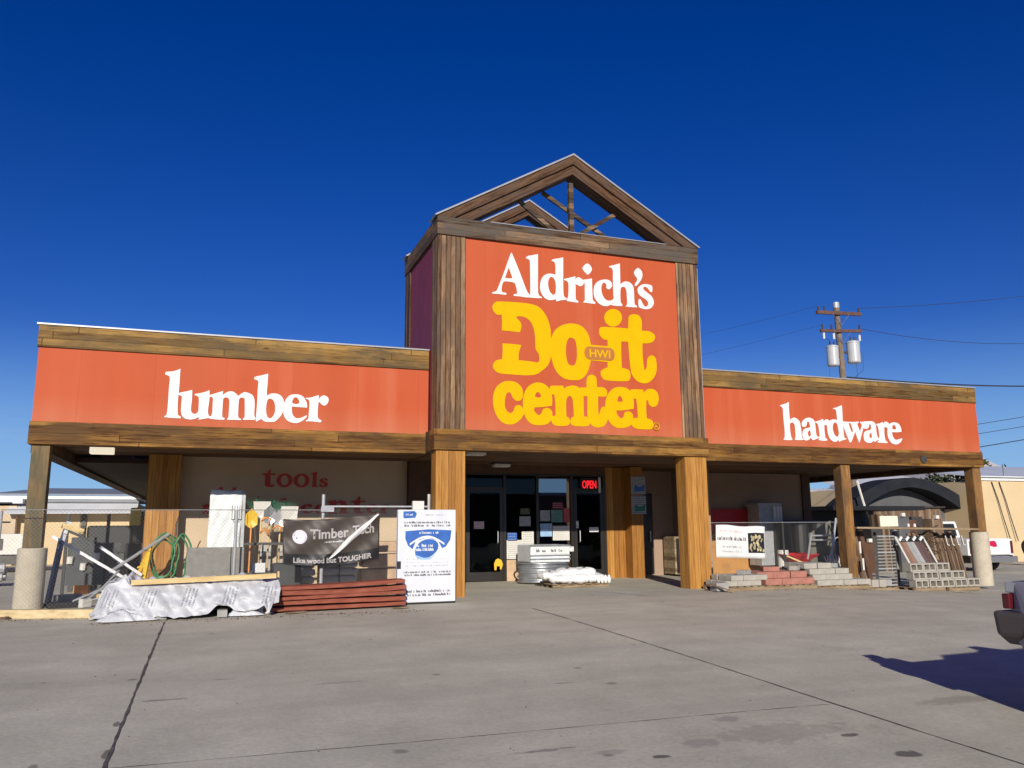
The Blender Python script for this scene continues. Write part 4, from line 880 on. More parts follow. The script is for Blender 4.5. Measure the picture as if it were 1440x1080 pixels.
MB().add([bpt(.165+.075*math.cos(a*.3927), .62+.155*math.sin(a*.3927), .013) for a in range(16)], [tuple(range(16))]).build('round_logo', mat('pale lilac disc', (.62, .56, .62), .5, .12, 30), ban)
# narrow white strip laid along the diagonal crease of the banner
def crease_pt(u, v):
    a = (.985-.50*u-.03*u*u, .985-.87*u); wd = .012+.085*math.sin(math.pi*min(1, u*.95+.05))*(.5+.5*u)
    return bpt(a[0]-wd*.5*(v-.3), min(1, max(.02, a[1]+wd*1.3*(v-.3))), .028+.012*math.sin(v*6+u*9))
MB().grid(crease_pt, 30, 6).build('crease_strip', 'white', ban, solid=.003, smooth=True)
# ---------------------------------------------------------------- behind the fence
def whitep(u, v):
    return (-.06+.62*u+.01*math.sin(v*9), 17.80+.012*math.sin(u*7+v*13)+.008*math.sin(u*19-v*23), .37+2.05*v+.015*math.sin(u*8)*v)
wp = thing('wrapped_panel', 'tall white foil wrapped panel standing behind the fence left of the garden tools', 'wrapped panel', (.25, 17.85, .35))
MB().grid(whitep, 16, 40).build('wrap', 'foam', wp, smooth=True, solid=.03)
MB().box((.565, 17.8, .37), (.63, 17.95, 2.40)).build('edge_board', 'galv_dull', wp)
MB().box((-.06, 17.84, .37), (.56, 17.95, 2.38)).build('core', 'offwhite', wp)
for i, x in enumerate((.1, .36)): MB().box((x, 17.82, 2.425), (x+.08, 17.9, 2.48)).build('red_clip', 'redp', wp)
T('stone_slab', 'grey square slab leaning behind the fence in front of the beige wall', 'slab', MB().bar((-.02, 16.9, .33), (-.02, 17.15, 1.28), .80, .05, (0, 1, 0)), 'stoneslab', bev=.008)
T('stone_slab', 'narrower grey slab leaning behind the pitchfork', 'slab', MB().bar((.48, 17.0, .33), (.48, 17.2, 1.28), .30, .05, (0, 1, 0)), 'stoneslab', bev=.008)
def tool(kind, x, y, top, lab, m='handle', lean=.05, hm='galv'):
    t_ = thing(kind, lab, kind.replace('_', ' '), (x, y, .35), group='garden tools standing heads up behind the fence')
    zt = top-.35
    MB().tube([(x, y, .35), (x+lean, y+.25, zt)], .017, 6).build('handle', m, t_)
    hx, hy = x+lean, y+.25
    if kind == 'shovel':
        MB().add([(hx-.03, hy, zt-.05), (hx+.03, hy, zt-.05), (hx+.12, hy-.01, zt+.02), (hx+.115, hy-.03, zt+.22), (hx, hy-.045, zt+.34), (hx-.115, hy-.03, zt+.22), (hx-.12, hy-.01, zt+.02), (hx, hy+.02, zt+.1)],
                 [(0, 1, 7), (1, 2, 7), (2, 3, 7), (3, 4, 7), (4, 5, 7), (5, 6, 7), (6, 0, 7)]).build('blade', hm, t_, solid=.004)
    elif kind == 'rake':
        mb = MB(); 
        for i in range(-6, 7):
            mb.bar((hx, hy, zt), (hx+i*.035, hy-.02, zt+.34-.008*abs(i)), .016, .006)
            mb.bar((hx+i*.035, hy-.02, zt+.34-.008*abs(i)), (hx+i*.035, hy-.07, zt+.36-.008*abs(i)), .014, .006)
        mb.bar((hx-.12, hy-.02, zt+.18), (hx+.12, hy-.02, zt+.18), .02, .008)
        mb.build('head', hm, t_)
    elif kind == 'pitchfork':
        mb = MB()
        for i in range(-2, 3): mb.tube([(hx+i*.02, hy, zt), (hx+i*.045, hy, zt+.08), (hx+i*.045, hy-.03, zt+.33)], .006, 5)
        mb.tube([(hx-.1, hy, zt+.06), (hx+.1, hy, zt+.06)], .01, 5); mb.build('head', hm, t_)
    elif kind == 'scoop':
        MB().add([(hx-.14, hy, zt), (hx+.14, hy, zt), (hx+.17, hy-.05, zt+.38), (hx-.17, hy-.05, zt+.38), (hx, hy+.03, zt+.12)], [(0, 1, 4), (1, 2, 4), (2, 3, 4), (3, 0, 4)]).build('blade', hm, t_, solid=.006)
    return t_
tool('pitchfork', .45, 16.6, 2.1, 'dark pitchfork in front of the white wrapped panel', 'steel_dark', .0, 'steel_dark')
tool('shovel', .72, 17.0, 2.05, 'shovel with an orange handle, first to the right of the white panel', 'orangep', .02, 'yellowp')
tool('scoop', .90, 17.2, 2.15, 'white grain scoop with its blade up among the garden tools', 'handle', .04, 'offwhite')
tool('shovel', 1.06, 17.05, 2.12, 'steel shovel with a pale handle beside the grain scoop', 'handle', .03, 'galv')
tool('rake', .82, 17.35, 2.25, 'green leaf rake behind the orange handled shovel', 'handle', .02, 'greenp')
tool('rake', 1.16, 17.4, 2.22, 'green leaf rake behind the middle of the tool row', 'handle', .03, 'greenp')
tool('rake', 1.42, 17.4, 2.2, 'green leaf rake nearest to the brown banner', 'handle', -.02, 'greenp')
tool('shovel', 1.28, 17.05, 2.05, 'steel shovel in the right half of the tool row', 'handle', .02, 'alu')
tool('scoop', 1.44, 17.0, 2.05, 'pale scoop whose blade touches the edge of the banner', 'handle', .03, 'offwhite')
for i, (x, z) in enumerate(((.98, 1.55), (1.22, 1.62), (1.0, 1.78))):
    T('spring_clamp', ['lower orange plastic tool hanging among the handles', 'orange plastic tool between the two steel shovels', 'upper orange plastic tool below the grain scoop'][i], 'hand tool', MB().tube([(x-.08, 16.95, z), (x-.02, 16.93, z+.07), (x+.09, 16.94, z+.05), (x+.06, 16.95, z-.05)], .022, 6), 'orangep', smooth=True)
bn = thing('tool_bin', 'dark wire bin holding the garden tools behind the fence', 'bin', (1.1, 17.1, .33))
mb = MB(); mb.box((.62, 16.85, .34), (1.62, 16.88, .80)).box((.62, 17.5, .34), (1.62, 17.53, .80)).box((.6, 16.88, .34), (.62, 17.5, .80)).box((1.62, 16.88, .34), (1.64, 17.5, .80)); mb.build('side_panel', 'screen', bn)
MB().box((.6, 16.84, 1.32), (1.64, 16.87, 1.37)).build('upper_rail', 'steel_dark', bn)
T('price_card', 'small white card tied to the shovel handles', 'sign', MB().box((.78, 16.82, .80), (1.02, 16.83, .98)), 'white')
T('grey_crate', 'grey ribbed box standing behind the shovel handles', 'box', MB().box((.95, 17.62, .35), (1.2, 17.9, 1.30)), 'bag')
T('grey_crate', 'grey ribbed box half hidden by the left edge of the banner', 'box', MB().box((1.3, 17.62, .35), (1.62, 17.9, 1.30)), 'bag')
# green hose
hs_ = thing('garden_hose', 'coiled green garden hose hanging on a dark stand in front of the wood pilaster', 'hose', (-.75, 17.7, .35))
for i, (cx, cz, rx, rz) in enumerate(((-.88, 1.12, .22, .42), (-.84, 1.10, .26, .46), (-.56, 1.08, .13, .42), (-.53, 1.10, .16, .45), (-.86, 1.08, .19, .36))):
    P = [(cx+rx*math.cos(a*.2618)+.02*math.sin(a), 17.62+.02*i+.02*math.sin(a*.52), cz+rz*math.sin(a*.2618)) for a in range(24)]
    MB().tube(P, .019, 6, True).build('coil', 'green', hs_, smooth=True)
MB().tube([(-.68, 17.72, .35), (-.66, 17.7, 1.75)], .02, 6).tube([(-.66, 17.7, 1.75), (-.62, 17.66, 1.9)], .012, 6).build('stand', 'steel_dark', hs_)
T('yellow_sawhorse', 'yellow folding sawhorse leaning at the left side of the wood pilaster', 'sawhorse', MB().bar((-1.42, 17.4, .35), (-1.12, 17.5, 1.28), .07, .05).bar((-1.2, 17.3, .35), (-1.10, 17.5, 1.28), .07, .05).bar((-1.38, 17.42, .62), (-1.15, 17.4, .66), .05, .03).bar((-1.3, 17.44, .92), (-1.1, 17.46, .95), .05, .03), 'yellowp')
T('pole_brace', 'long grey pipe slanting up in front of the black loader', 'pipe', MB().tube([(-1.75, 17.2, .85), (-.78, 17.6, 1.55)], .03, 6), 'galv_dull')
for i, (p, q, lab) in enumerate((((-2.74, 17.2, 1.52), (-1.42, 17.2, .70), 'lower of two pale aluminium rails slanting down beside the black gate'), ((-1.95, 17.3, 1.32), (-1.20, 17.3, .78), 'upper of two pale aluminium rails slanting down beside the black gate'))):
    T('ramp_rail', lab, 'rail', MB().bar(p, q, .04, .05), 'alu', group='aluminium ramp rails')
T('folded_cart', 'jumble of grey metal cart frames lying in the left bay', 'cart', MB().tube([(-2.1, 16.6, .35), (-1.6, 16.9, .75), (-1.3, 17.2, .72)], .02, 6).tube([(-2.3, 17.0, .36), (-1.7, 17.2, .62), (-1.35, 17, .5)], .02, 6).tube([(-2.0, 17.3, .40), (-1.55, 16.8, .9)], .018, 6).tube([(-2.2, 16.7, .34), (-1.5, 16.75, .5), (-1.45, 16.75, .72), (-1.7, 16.8, .7)], .016, 6).tube([(-1.9, 17.5, .5), (-1.4, 17.4, .52)], .025, 6), 'galv_dull')
cr = thing('black_gate', 'black square tube gate with a dark mesh panel behind the left post', 'gate', (-2.3, 18.6, .33))
for x in (-2.72, -1.98): MB().box((x-.03, 18.6, .33), (x+.03, 18.66, 1.95)).build('post', 'black', cr)
MB().bar((-2.7, 18.62, 1.62), (-1.75, 18.62, 1.18), .04, .05).build('rail', 'black', cr)
MB().box((-2.68, 18.63, .55), (-1.72, 18.65, 1.38)).build('mesh_panel', 'screen', cr)
for i, (x, z) in enumerate(((-2.62, .98), (-2.38, .85), (-2.15, 1.05))):
    MB().tube([(x, 18.60, z), (x+.01, 18.58, z+.13)], .06, 8).build('white_bottle', 'offwhite', cr)
# hand truck with blue jerrycans beside the pier
ht = thing('blue_jack', 'blue and white lifting jack standing beside the round concrete pier', 'jack', (-2.55, 16.4, .33))
MB().bar((-2.62, 16.5, .33), (-2.50, 16.6, 1.45), .09, .07).build('column', mat('navy paint', (.03, .04, .12), .4), ht)
MB().bar((-2.53, 16.6, 1.3), (-2.42, 16.65, 1.78), .10, .06).build('sleeve', 'foam', ht)
MB().bar((-2.50, 16.55, 1.72), (-2.15, 16.55, 1.60), .05, .09).build('handle', 'pine', ht)
MB().bar((-2.75, 16.3, .36), (-2.4, 16.7, .36), .08, .05).build('foot', 'black', ht)
# debris in the bay
for i, (x, y, a, b_, h, m_, lab) in enumerate(((-2.3, 15.9, .45, .12, .08, 'black', 'black plastic scrap lying just behind the fence'), (-1.95, 15.8, .12, .1, .14, 'offwhite', 'small white bucket lid behind the fence'), (-2.5, 17.6, .5, .3, .10, 'stoneslab', 'low grey slab in the left bay under the gate'), (-1.9, 17.9, .6, .1, .08, 'pine', 'short pine board lying in the left bay'))):
    T('scrap', lab, 'scrap', MB().bar((x-a/2, y, .34+h/2), (x+a/2, y+.12, .34+h/2), b_, h), m_)
for i, (x, y, w_, d_, h, m_, nm, lab) in enumerate((
    (-2.85, 20.2, .45, .4, 1.15, 'screen', 'wire_cage', 'tall dark wire cage behind the black gate'), (-2.3, 20.4, .5, .4, .8, 'steel_dark', 'steel_drum', 'dark drum standing behind the mesh of the black gate'),
    (-1.78, 20.2, .3, .4, 1.0, 'blackrub', 'black_crate', 'black crate standing under the loader arm'), (-2.5, 21.5, .9, .3, .35, 'darkwood', 'timber_offcut', 'low pile of dark timber offcuts in the drive through'),
    (-2.0, 19.4, .35, .3, .5, 'stoneslab', 'stone_block', 'grey stone block beside the aluminium rails'), (-2.6, 19.2, .28, .28, .32, 'orangep', 'orange_pail', 'small orange pail behind the black gate'),
    (-1.7, 18.4, .3, .25, .42, 'steel_dark', 'small_engine', 'small dark engine on the ground by the wood pilaster'))):
    mb = MB().box((x, y, .33), (x+w_, y+d_, .33+h)).box((x+.03, y-.02, .33+h*.3), (x+w_-.03, y-.003, .33+h*.34)).box((x+.03, y-.02, .33+h*.7), (x+w_-.03, y-.003, .33+h*.74))
    T(nm, lab, 'yard goods', mb, m_, bev=.02)
# bagged mix and plywood bundles behind the banner
for i, (x0, x1, y, n, m_, nm, grp) in enumerate(((1.72, 2.0, 17.0, 4, 'bag', 'bagged_mix', 'grey bags stacked below the banner'), (2.12, 2.86, 17.0, 5, 'bag', 'bagged_mix', 'grey bags stacked below the banner'))):
    for j in range(n):
        T(nm, '%s bag from the ground in the %s stack of grey bags below the banner' % (('lowest', 'second', 'third', 'fourth', 'topmost')[j], ('narrow left', 'wide right')[i]), 'bag', MB().box((x0+.01*(j % 2), y, .40+j*.15), (x1-.015*(j % 2), y+.45, .535+j*.15)), m_, group=grp, bev=.04)
T('cargo_strap', 'thin black strap round the wide stack of grey bags', 'strap', MB().box((2.46, 16.985, .40), (2.48, 16.995, 1.14)), 'black')
T('wood_stake', 'brown wood stake between the two stacks of grey bags', 'stake', MB().box((2.03, 16.9, .34), (2.10, 16.97, 1.2)), 'ply')
T('dark_bin', 'dark grey mesh bin below the left half of the banner', 'bin', MB().box((1.15, 16.4, .34), (1.66, 16.8, .98)), 'screen', bev=.03)
for i, (z0, z1) in enumerate(((.36, .80), (.84, 1.10), (1.14, 1.36))):
    T('tan_bundle', ['lowest tan wrapped bundle behind the display board', 'middle tan wrapped bundle behind the display board', 'topmost tan wrapped bundle behind the display board'][i], 'bundle', MB().box((2.92+.03*i, 17.0, z0), (3.95, 17.6, z1)), 'tanbundle', bev=.02, group='tan bundles behind the display board')
T('green_sign', 'small green and white sign on the tall fence post', 'sign', MB().box((1.88, 15.46, 1.93), (2.12, 15.47, 2.03)), 'greyprint')

# ---------------------------------------------------------------- entrance
def corr(y0, z0, z1, x0, x1, depth):
    def f(u, v):
        a = math.pi*(1+u); cx = (x0+x1)/2; rx = (x1-x0)/2
        r_ = .02*math.sin(v*6.28318*((z1-z0)/.11))
        return (cx+(rx+r_)*math.cos(a), y0+depth/2+(depth/2+r_)*math.sin(a), z0+(z1-z0)*v)
    return f
gt_ = 'galvanised stock tanks stacked at the entrance'
tk = thing('stock_tank', 'lower ribbed galvanised stock tank standing at the shop window', 'stock tank', (7.45, 18.2, .35), group=gt_)
MB().grid(corr(17.75, .36, .80, 6.80, 8.05, 1.1), 40, 32).build('wall', 'galv', tk, smooth=True, solid=.01)
MB().tube([(7.425+.64*math.cos(a*.2618), 18.3+.57*math.sin(a*.2618), .80) for a in range(24)], .02, 6, True).build('rim', 'galv', tk, smooth=True)
tk = thing('stock_tank', 'upper galvanised stock tank with a white label stacked at the shop window', 'stock tank', (7.45, 18.2, .82), group=gt_)
MB().box((6.93, 17.80, .82), (7.92, 18.7, 1.22)).build('wall', 'foam', tk, bev=.03)
for z in (.90, .98, 1.20): MB().tube([(6.92, 17.79, z), (7.93, 17.79, z)], .018, 6).build('rim', 'galv', tk)
lb = MB().box((7.0, 17.785, 1.02), (7.85, 17.795, 1.18)).build('label', 'white', tk)
for x0, x1 in ((7.06, 7.36), (7.43, 7.76)): marks('printing', lb, x0, x1, 1.05, 1.14, 17.785, 1, 'print', .95, .8, .2, .5)
pl = thing('wooden_pallet', 'low wooden pallet carrying white bags in front of the entrance', 'pallet', (7.6, 17.0, .33))
for y in (16.55, 16.85, 17.15): MB().box((6.95, y, .335), (8.28, y+.08, .40)).build('runner', 'pallet', pl)
for i in range(7): MB().box((6.92+i*.2, 16.5, .401), (7.04+i*.2, 17.28, .42)).build('slat', 'pallet', pl)
def bagm(cx, cy, cz, lx, ly, h, seed, rz=0):
    r_ = random.Random(seed); ph = [r_.uniform(0, 6) for _ in range(4)]
    def f(u, v):
        a = u*6.28318; b_ = (v-.5)*math.pi
        sx = math.copysign(abs(math.cos(a))**.55, math.cos(a)); sy = math.copysign(abs(math.sin(a))**.55, math.sin(a))
        c_ = max(.02, math.cos(b_))**.45; k = 1+.05*math.sin(3*a+ph[0])+.05*math.sin(5*a+ph[1])
        x, y = sx*lx/2*c_*k, sy*ly/2*c_*k
        return (cx+x*math.cos(rz)-y*math.sin(rz), cy+x*math.sin(rz)+y*math.cos(rz), cz+h/2+h/2*math.sin(b_)*(1+.15*math.sin(2*a+ph[2]))+.01*math.sin(9*a))
    return MB().grid(f, 32, 10)
bl = [(7.22, 16.75, 0), (7.62, 16.75, 1), (8.02, 16.78, 2), (7.22, 17.15, 3), (7.62, 17.18, 4), (8.02, 17.1, 5)]
nm_ = ['front left', 'front middle', 'front right', 'rear left', 'rear middle', 'rear right']
for i, (x, y, s_) in enumerate(bl):
    T('white_bag', 'white plastic bag in the bottom layer on the pallet, %s' % nm_[i], 'bag', bagm(x, y, .42, .50, .46, .19, s_), 'whitebag', smooth=True, group='white bags on the entrance pallet')
for i, (x, y, s_) in enumerate(((7.42, 16.85, 6), (7.85, 16.88, 7), (7.0, 16.9, 8))):
    T('white_bag', ['white plastic bag on top of the pile, in its middle', 'white plastic bag on top of the pile, at its right end', 'white plastic bag slumping at the left end of the pile'][i], 'bag', bagm(x, y, .56 if i < 2 else .50, .48, .44, .17, s_), 'whitebag', smooth=True, group='white bags on the entrance pallet')
for i in range(4):
    x = 8.02+i*.085; T('bag_ear', 'loose end of a white bag hanging over the right edge of the pallet', 'bag end', MB().lathe([(0, 0), (.035, .03), (.045, .1), (.03, .17), (0, .19)], (x, 16.52, .40), 8), 'whitebag', smooth=True, group='bag ends over the pallet edge')
vb = thing('ice_freezer', 'dark vending cabinet with a pale stripe behind the right entrance post', 'cabinet', (12.2, 19.8, .3))
MB().box((12.0, 19.9, .33), (12.38, 20.5, 1.35)).build('cabinet', 'pallet', vb, bev=.01)
MB().box((12.05, 19.88, .36), (12.14, 19.895, 1.30)).build('stripe', 'black', vb)
MB().box((12.22, 19.87, .36), (12.37, 19.895, 1.32)).build('edge', 'offwhite', vb)

# ---------------------------------------------------------------- right porch
bs = thing('banner_sign', 'white printed banner with a dark photograph tied to the wire between the right posts', 'banner', (11.5, 16.1, .8))
def sgn(u, v, o=0):
    return (10.81+1.33*u-.025*(1-v), 16.10-o+.012*math.sin(u*6+v*3)+.006*math.sin(u*17), .92-.05*u+(.73)*v+.012*math.sin(u*9)*v)
MB().grid(lambda u, v: sgn(u, v), 24, 12).build('cloth', 'white', bs, solid=.006, smooth=True)
MB().grid(lambda u, v: sgn(.635+.345*u, .17+.62*v, .010), 10, 10).build('photograph', 'black', bs)
mb = MB()
for i in range(30):
    cu_, cv_ = rnd.uniform(.67, .95), rnd.uniform(.23, .73); r_ = rnd.uniform(.015, .04)
    mb.add([sgn(cu_+r_*math.cos(a*1.2566+i)*.8, cv_+r_*math.sin(a*1.2566+i)*2.0, .0125+.0004*i) for a in range(5)], [(0, 1, 2, 3, 4)])
mb.build('picture', mat('mottled picture', (.50, .42, .24), .6, .45, 14), bs)
for (u0, u1, v0, v1, m_, dn, lo_, hi_) in ((.03, .61, .52, .68, 'print', .95, .25, .6), (.12, .50, .30, .40, 'greyprint', .8, .3, .8), (.12, .52, .16, .25, 'greyprint', .85, .3, .8), (.08, .55, .78, .88, 'pinkprint', .7, .5, 1.2)):
    marks('printing', bs, u0, u1, v0, v1, 0, 1, m_, dn, .75, lo_, hi_, f=lambda x, z: sgn(x, z, .011))
fe2 = thing('chain_link_fence', 'chain link fence between the right entrance post and the middle porch post', 'fence', (12, 16.2, .3))
mb = MB(); k = 8.6
while k < 15.6:
    for s_ in (1, -1):
        a = Vector((k, 16.2, .25)); b_ = Vector((k+s_*1.45, 16.2, 1.70)); t0, t1 = 0, 1; d = b_.x-a.x; ta, tb = (10.08-a.x)/d, (14.25-a.x)/d
        t0, t1 = max(0, min(ta, tb)), min(1, max(ta, tb))
        if t1 > t0: mb.tube([a.lerp(b_, t0)+Vector((0, .003*s_, 0)), a.lerp(b_, t1)+Vector((0, .003*s_, 0))], .0009, 3)
    k += .075
mb.build('wire_mesh', 'fencewire', fe2)
MB().tube([(10.08, 16.21, 1.70), (14.25, 16.21, 1.70)], .006, 5).build('top_wire', 'galv_dull', fe2)
MB().tube([(12.75, 16.23, .2), (12.75, 16.23, 1.72)], .02, 6).build('fence_post', 'steel_dark', fe2)
T('red_banner', 'dark red banner hung in the shade left of the grey cabinet', 'banner', MB().box((13.2, 20.70, 1.42), (15.1, 20.73, 2.12)), 'redp')
ib = thing('grey_cabinet', 'tall grey cabinet with a white corner standing by the plywood wall', 'cabinet', (15.2, 20.2, 0))
MB().box((14.95, 20.05, .5), (15.42, 20.6, 2.20)).build('body', 'galv_dull', ib)
MB().box((14.9, 20.0, 2.201), (15.72, 20.65, 2.28)).build('top', 'galv_dull', ib)
for x in (15.43, 15.54, 15.64): MB().box((x, 20.0, .62), (x+.085, 20.1, 2.19)).build('pipe', 'white', ib)
# pallets of pavers
def pallet(x0, y0, w_, d_, z0, lab):
    p = thing('wooden_pallet', lab, 'pallet', (x0+w_/2, y0+d_/2, z0), group='wooden pallets under the pavers and blocks')
    for i in range(3): MB().box((x0, y0+i*(d_-.09)/2, z0+.016), (x0+w_, y0+i*(d_-.09)/2+.09, z0+.085)).build('runner', 'pallet', p)
    k = int(w_/.16)
    mb_ = []
    for i in range(k): MB().box((x0+i*w_/k, y0-.01, z0+.086), (x0+i*w_/k+.11, y0+d_+.01, z0+.105)).build('slat', 'pallet', p)
    for i in range(3): MB().box((x0, y0-.005+i*(d_-.09)/2, z0), (x0+w_, y0+.1+i*(d_-.09)/2, z0+.015)).build('base_board', 'pallet', p)
    n = int(w_/.4)
    return p
def zrow(x, y): return gz(x, y)
def block_proto(nm, lab, cat, lx, ly, lz, m_, grp, hollow=0):
    mb = MB()
    if not hollow: mb.box((0, 0, 0), (lx, ly, lz)); o = mb.build(nm, m_, None, bev=.008)
    else:
        # two square cores open to the front face (the block lies on its side)
        t_ = .035; mb.box((0, 0, 0), (lx, ly, t_)).box((0, 0, lz-t_), (lx, ly, lz))
        for x in (0, lx/2-t_/2, lx-t_): mb.box((x, 0, t_), (x+t_, ly, lz-t_))
        mb.box((t_, ly-.03, t_), (lx-t_, ly-.02, lz-t_)); o = mb.build(nm, m_, None, bev=0)
    return tag(o, lab, cat, grp)
def place(proto, used, x, y, z, rz, lab):
    o = proto if not used else proto.copy()
    if used: C.objects.link(o)
    o.location = (x, y, z); o.rotation_euler = (0, 0, rz); o['label'] = lab; return o
ordn = ['first', 'second', 'third', 'fourth', 'fifth', 'sixth', 'seventh', 'eighth', 'ninth', 'tenth', 'eleventh', 'twelfth']
def stack(proto, rows, lx, lz, gap, where, used0=False):
    """rows: (x0, y, z, count); front rows only carry distinct labels"""
    used = used0; lay = ['bottom', 'second', 'third', 'fourth', 'fifth']; where = where
    for i, (x0, y, z, n, dep) in enumerate(rows):
        for j in range(n):
            for k in range(dep):
                lab = '%s block, %s row of %s' % (ordn[j], lay[i], where)
                if k: lab = 'block behind the front face of %s' % where
                place(proto, used, x0+j*(lx+gap)+rnd.uniform(-.008, .008), y+k*.24+rnd.uniform(-.022, .018), z, rnd.uniform(-.04, .04), lab); used = True
PZ = .106
pallet(9.72, 14.30, 1.20, .75, .31, 'low pallet of grey blocks nearest to the right entrance post')
b1 = block_proto('paver_block', '', 'paver', .29, .22, .105, 'cblock', 'grey blocks on the first pallet')
stack(b1, [(9.78, 14.34, .31+PZ, 3, 3), (9.95, 14.38, .31+PZ+.106, 3, 3)], .29, .105, .008, 'the low grey pile beside the entrance post')
pallet(11.05, 14.75, 1.35, .75, .27, 'pallet under the pink red pavers')
b2 = block_proto('paver_block', '', 'paver', .42, .22, .135, 'redblock', 'pink red pavers')
stack(b2, [(11.08, 14.78, .27+PZ, 3, 3), (10.95, 14.86, .27+PZ+.136, 3, 3)], .42, .135, .008, 'the pink red paver pile')
pallet(12.55, 14.95, 1.5, .8, .20, 'pallet under the tall grey paver pile')
b3 = block_proto('paver_block', '', 'paver', .36, .22, .12, 'cblock', 'grey pavers stepped up beside the middle porch post')
stack(b3, [(12.60, 14.98, .20+PZ, 4, 3), (12.55, 15.04, .20+PZ+.121, 3, 3), (12.50, 15.10, .20+PZ+.242, 3, 3), (12.45, 15.2, .20+PZ+.363, 2, 3)], .36, .12, .006, 'the tall grey paver pile')
pallet(14.1, 15.2, 1.0, .6, .10, 'nearly empty pallet right of the middle porch post')
b4 = block_proto('edging_block', '', 'edging block', .20, .2, .17, 'cblock', 'small edging blocks beside the middle porch post')
stack(b4, [(14.12, 15.22, .10+PZ, 3, 1)], .20, .17, .03, 'the small edging blocks by the middle post')
T('paver_block', 'dark grey chipped block at the left end of the low grey pile', 'paver', MB().box((9.52, 14.25, .34), (9.80, 14.5, .50)), 'cblock_dark', bev=.01, group='grey blocks on the first pallet')
for i, (x, y, z, rz_, m_, lab, sz) in enumerate((
    (10.35, 14.45, .31+PZ+.212, .5, 'cblock_dark', 'dark paver lying crooked on top of the low grey pile', (.28, .2, .09)), (11.25, 15.05, .27+PZ+.272, -.3, 'redblock', 'red paver lying crooked on top of the pink red pile', (.36, .2, .10)),
    (12.1, 15.0, .27+PZ+.272, .7, 'cblock', 'grey block tipped over on top of the pink red pile', (.30, .18, .10)), (13.25, 15.3, .20+PZ+.363, .25, 'cblock_dark', 'dark block lying crooked on the step of the tall grey pile', (.3, .2, .10)),
    (14.75, 15.3, .22, -.4, 'cblock_dark', 'dark half block on the nearly empty pallet', (.2, .2, .15)))):
    c_, s_ = math.cos(rz_), math.sin(rz_); bx = MB().box((0, 0, 0), sz)
    bx.v = [(x+a*c_-b_*s_, y+a*s_+b_*c_, z+q) for a, b_, q in bx.v]
    T('loose_block', lab, 'block', bx, m_, bev=.012)
# grit, chips and leaves swept against the goods and posts
mb = MB()
for i in range(900):
    k = rnd.random()
    if k < .45: x = rnd.uniform(-3.4, 3.3); y = 13.25+abs(rnd.gauss(0, .18))*-1+.05*x*0+(.9 if x < -1.6 else 0)
    elif k < .8: x = rnd.uniform(9.3, 16.9); y = rnd.gauss(14.35 if x < 12 else 14.9, .15)
    else: x = rnd.uniform(-3, 16); y = rnd.uniform(5, 13)
    r_ = rnd.uniform(.004, .016) if k < .8 else rnd.uniform(.003, .009); a = rnd.uniform(0, 6.28); z = gz(x, y)+.006
    P = [(x+r_*rnd.uniform(.6, 1.6)*math.cos(a+j*1.571), y+r_*rnd.uniform(.6, 1.3)*math.sin(a+j*1.571), z) for j in range(4)]
    mb.add(P+[(x, y, z+r_*.7)], [(0, 1, 4), (1, 2, 4), (2, 3, 4), (3, 0, 4)])
gr = T('ground_litter', 'scattered grit, wood chips and dry leaves on the concrete', 'litter', mb, 'brownwood'); gr['kind'] = 'stuff'
T('broken_slat', 'broken pallet slat leaning down to the concrete beside the entrance post', 'slat', MB().bar((9.42, 14.35, .48), (9.75, 13.95, .33), .07, .02), 'pallet')
# cinder blocks
pallet(15.85, 15.45, .95, .62, .04, 'brown pallet under the left part of the cinder block steps')
pallet(16.86, 15.40, 1.0, .62, .02, 'pallet under the right part of the cinder block steps')
b5 = block_proto('cinder_block', '', 'cinder block', .40, .20, .19, 'cblock', 'cinder blocks stacked in steps at the right end', hollow=1)
stack(b5, [(15.90, 15.45, .02+PZ, 5, 1), (15.88, 15.50, .02+PZ+.192, 4, 1), (15.86, 15.55, .02+PZ+.384, 3, 1)], .40, .19, .006, 'the stepped cinder block pile')
# sample rack standing on the blocks
sr = thing('sample_rack', 'white framed rack of coloured siding samples leaning on the porch rail', 'display rack', (16.4, 16.0, .65))
for x in (15.98, 16.86): MB().bar((x+.10, 15.72, .60), (x-.06, 16.0, 1.34), .035, .03).build('side_rail', 'white', sr)
for i, c_ in enumerate(((.22, .12, .08), (.25, .15, .10), (.30, .30, .29), (.34, .34, .34), (.12, .07, .06), (.10, .06, .06))):
    x = 16.07+i*.13
    MB().bar((x+.10, 15.76, .62), (x-.04, 16.0, 1.22), .12, .012, (0, -1, .4)).build('sample', mat('siding sample', c_, .5, .08, 8), sr)
for i in range(4): MB().bar((16.0+i*.22, 15.98, 1.24), (16.08+i*.22, 15.97, 1.33), .05, .06).build('white_clip', 'white', sr)
for i in range(3):
    MB().bar((15.98, 15.97, 1.22+.05*i), (16.82, 15.97, 1.22+.05*i), .02, .02).build('top_bar', 'steel_dark', sr)
# plank rail between the posts and a notice on it
T('rail_plank', 'long weathered plank running between the right porch posts like a counter', 'plank', MB().bar((14.58, 15.95, 1.56), (18.5, 15.95, 1.50), .28, .045), 'pallet')
T('paper_sign', 'pale cream sign standing on the plank rail', 'sign', MB().box((15.42, 15.93, 1.585), (15.98, 15.95, 1.84)), mat('cream card', (.76, .72, .56), .6, .03))
T('small_jar', 'left of two small white jars on the plank rail', 'jar', MB().lathe([(0, 0), (.03, 0), (.03, .07), (0, .08)], (16.32, 15.95, 1.575), 8), 'white')
T('small_jar', 'right of two small white jars on the plank rail', 'jar', MB().lathe([(0, 0), (.035, 0), (.03, .07), (0, .08)], (16.52, 15.95, 1.573), 8), 'white')
